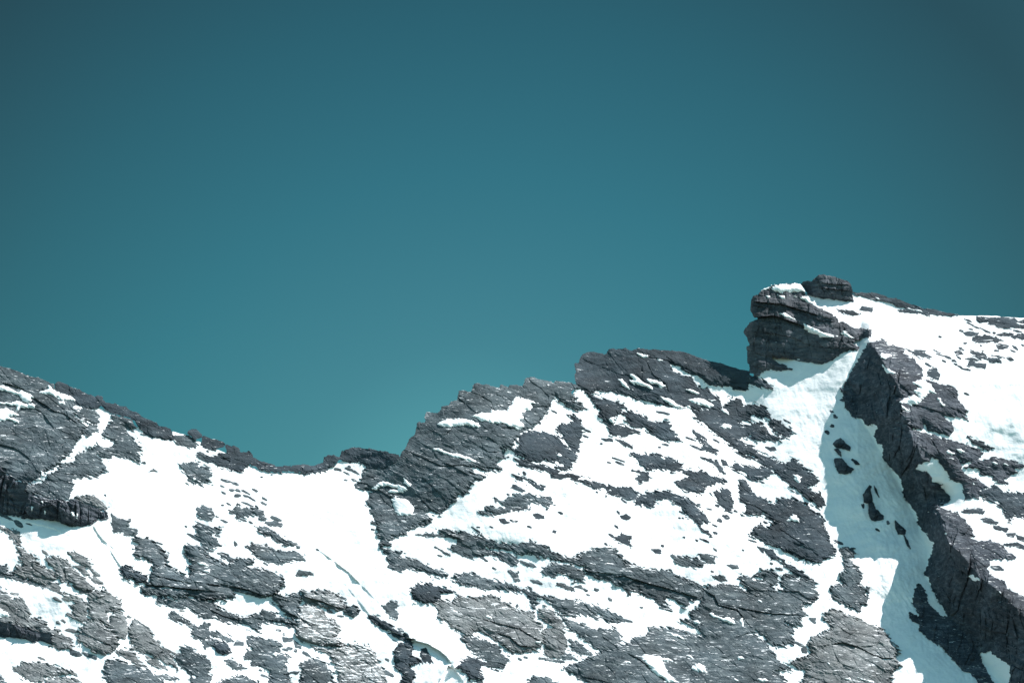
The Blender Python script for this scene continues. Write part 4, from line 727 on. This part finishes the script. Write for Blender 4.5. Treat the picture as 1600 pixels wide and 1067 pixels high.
stones('E', 'small stones below the col', 'one of the tiny dark stones strewn on the snow below the col',
       [(160, 553, 30, 9), (235, 575, 48, 11), (135, 595, 14, 6), (212, 630, 20, 12), (260, 628, 20, 10), (320, 643, 34, 6), (395, 630, 28, 8), (150, 648, 18, 8), (250, 668, 26, 15), (320, 672, 22, 8), (370, 695, 38, 8), (465, 695, 20, 8), (462, 732, 24, 9), (140, 745, 10), (185, 735, 14, 6), (345, 740, 50, 9), (550, 848, 44, 12),
        (300, 860, 20, 8), (360, 878, 13), (155, 870, 26, 8), (445, 525, 9), (240, 1045, 12, 18), (1100, 548, 14, 5), (1165, 548, 16, 7), (1035, 465, 36, 12), (1140, 470, 44, 12), (1185, 490, 24, 8), (1110, 495, 24, 6), (1315, 935, 12), (500, 935, 40, 12), (95, 832, 14, 6), (100, 980, 20, 8), (1130, 440, 10), (-30, 590, 20, 8), (-60, 500, 14, 6)], 'mid')
stones('F', 'small stones on the central snow', 'one of the tiny dark stones dotting the white snow in the centre',
       [(538, 915, 14, 6), (640, 915, 13, 5), (525, 942, 38, 6), (800, 865, 14, 8), (832, 870, 12, 6), (940, 915, 18, 8), (1133, 953, 15, 12), (1073, 776, 12, 6), (1580, 985, 20, 14), (1180, 805, 16, 8), (1500, 265, 10), (1380, 210, 26, 6), (1375, 157, 34, 6), (1550, 235, 44, 14), (1465, 643, 8), (900, 500, 14, 14), (740, 375, 10), (770, 368, 8),
        (1590, 655, 20, 14), (1560, 413, 22, 4), (1015, 100, 16, 10), (1130, 15, 20, 8), (1290, 545, 30, 6), (770, 660, 14, 6), (1535, 1048, 10)])
stones('G', 'small stones among the centre slope rocks', 'one of the tiny dark stones among the dark rocks right of centre',
       [(380, 25, 44, 8), (400, 272, 24, 7), (355, 293, 14, 5), (700, 380, 30, 9), (795, 240, 26, 8), (796, 315, 16, 10), (660, 738, 18, 6), (742, 776, 18, 5), (805, 748, 14, 10), (510, 845, 8), (535, 845, 8), (545, 995, 8), (375, 1060, 12), (787, 905, 18, 5), (790, 962, 18, 8), (1155, 565, 22, 6), (870, 832, 24, 18), (822, 865, 16, 22), (710, 1022, 34, 8), (645, 1020, 10),
        (45, 418, 38, 9), (40, 392, 50, 4), (80, 262, 60, 14), (1000, 355, 50, 10), (600, 228, 34, 5), (640, 295, 40, 6), (15, 910, 14, 10), (1350, 90, 40, 7), (1180, 880, 20, 8), (75, 712, 20, 8), (480, 730, 12, 14), (520, 797, 14, 6), (945, 790, 16, 6), (1075, 1023, 28, 7), (30, 800, 12, 10)])
stones('M', 'small stones on the snow above the bedrock', 'one of the tiny dark stones on the snow around the bottom centre bedrock',
       [(210, 470, 9, 5), (787, 20, 12, 8), (1005, 25, 8), (50, 65, 22, 14), (1225, 130, 12, 8), (1288, 172, 24, 12), (90, 572, 50, 5), (765, 192, 10, 5), (1565, 590, 10), (1395, 225, 50, 8), (820, 235, 14, 8), (1450, 760, 40, 10), (1280, 980, 14, 8)], 'mid')
stones('L', 'small stones in the bottom centre snow', 'one of the tiny grey stones on the snow among the lower centre rocks',
       [(1190, 115, 15, 8), (1377, 340, 14, 10), (1455, 332, 20, 11), (1565, 408, 15, 9), (1395, 375, 9), (660, 168, 16, 4), (572, 88, 30, 9), (245, 25, 62, 9), (242, 70, 18, 5), (905, 862, 12, 4), (1120, 885, 100, 6), (860, 875, 16, 4), (990, 1022, 38, 8), (740, 440, 12, 10), (545, 1055, 24, 14), (840, 460, 8, 12), (1050, 395, 30, 8)], 'mid')
stones('K', 'small stones in the lower left snow', 'one of the tiny grey stones on the snow around the star-shaped rock',
       [(880, 22, 14, 5), (475, 132, 20, 7), (1083, 400, 20, 8), (1062, 540, 18, 5), (618, 682, 8), (628, 802, 22, 8), (665, 795, 20, 12), (710, 812, 10, 12), (792, 838, 28, 12), (1425, 880, 12, 6), (1435, 990, 36, 16), (705, 980, 28, 12), (970, 503, 20, 6), (465, 1008, 24, 8), (15, 905, 22, 40), (15, 1010, 22, 36), (1528, 648, 20, 16), (435, 962, 8), (575, 650, 20, 4), (20, 20, 40, 14)], 'mid')
stones('J', 'small stones in the bottom left snow', 'one of the tiny grey stones on the snow among the pale lower left rocks',
       [(452, 590, 14, 14), (493, 577, 16, 7), (1010, 545, 14, 7), (512, 408, 26, 10), (1240, 738, 15, 8), (325, 870, 22, 6), (108, 365, 34, 8), (450, 412, 38, 18), (540, 530, 22, 10), (560, 655, 50, 14), (600, 690, 12), (355, 45, 28, 12), (580, 990, 18, 8), (1420, 497, 16, 5), (450, 350, 40, 10), (125, 960, 20, 14), (1340, 820, 70, 6)], 'light')
stones('I', 'small stones under the left cliff band', 'one of the small stones in the snow beneath the long dark cliff band',
       [(140, 225, 30, 24), (228, 228, 20, 5), (75, 185, 20, 10), (30, 165, 40, 16), (1570, 150, 44, 20), (1560, 270, 50, 16), (1500, 322, 46, 12), (1570, 355, 50, 12), (1455, 245, 8), (1240, 375, 26, 5), (822, 2, 8, 6)], 'mid')
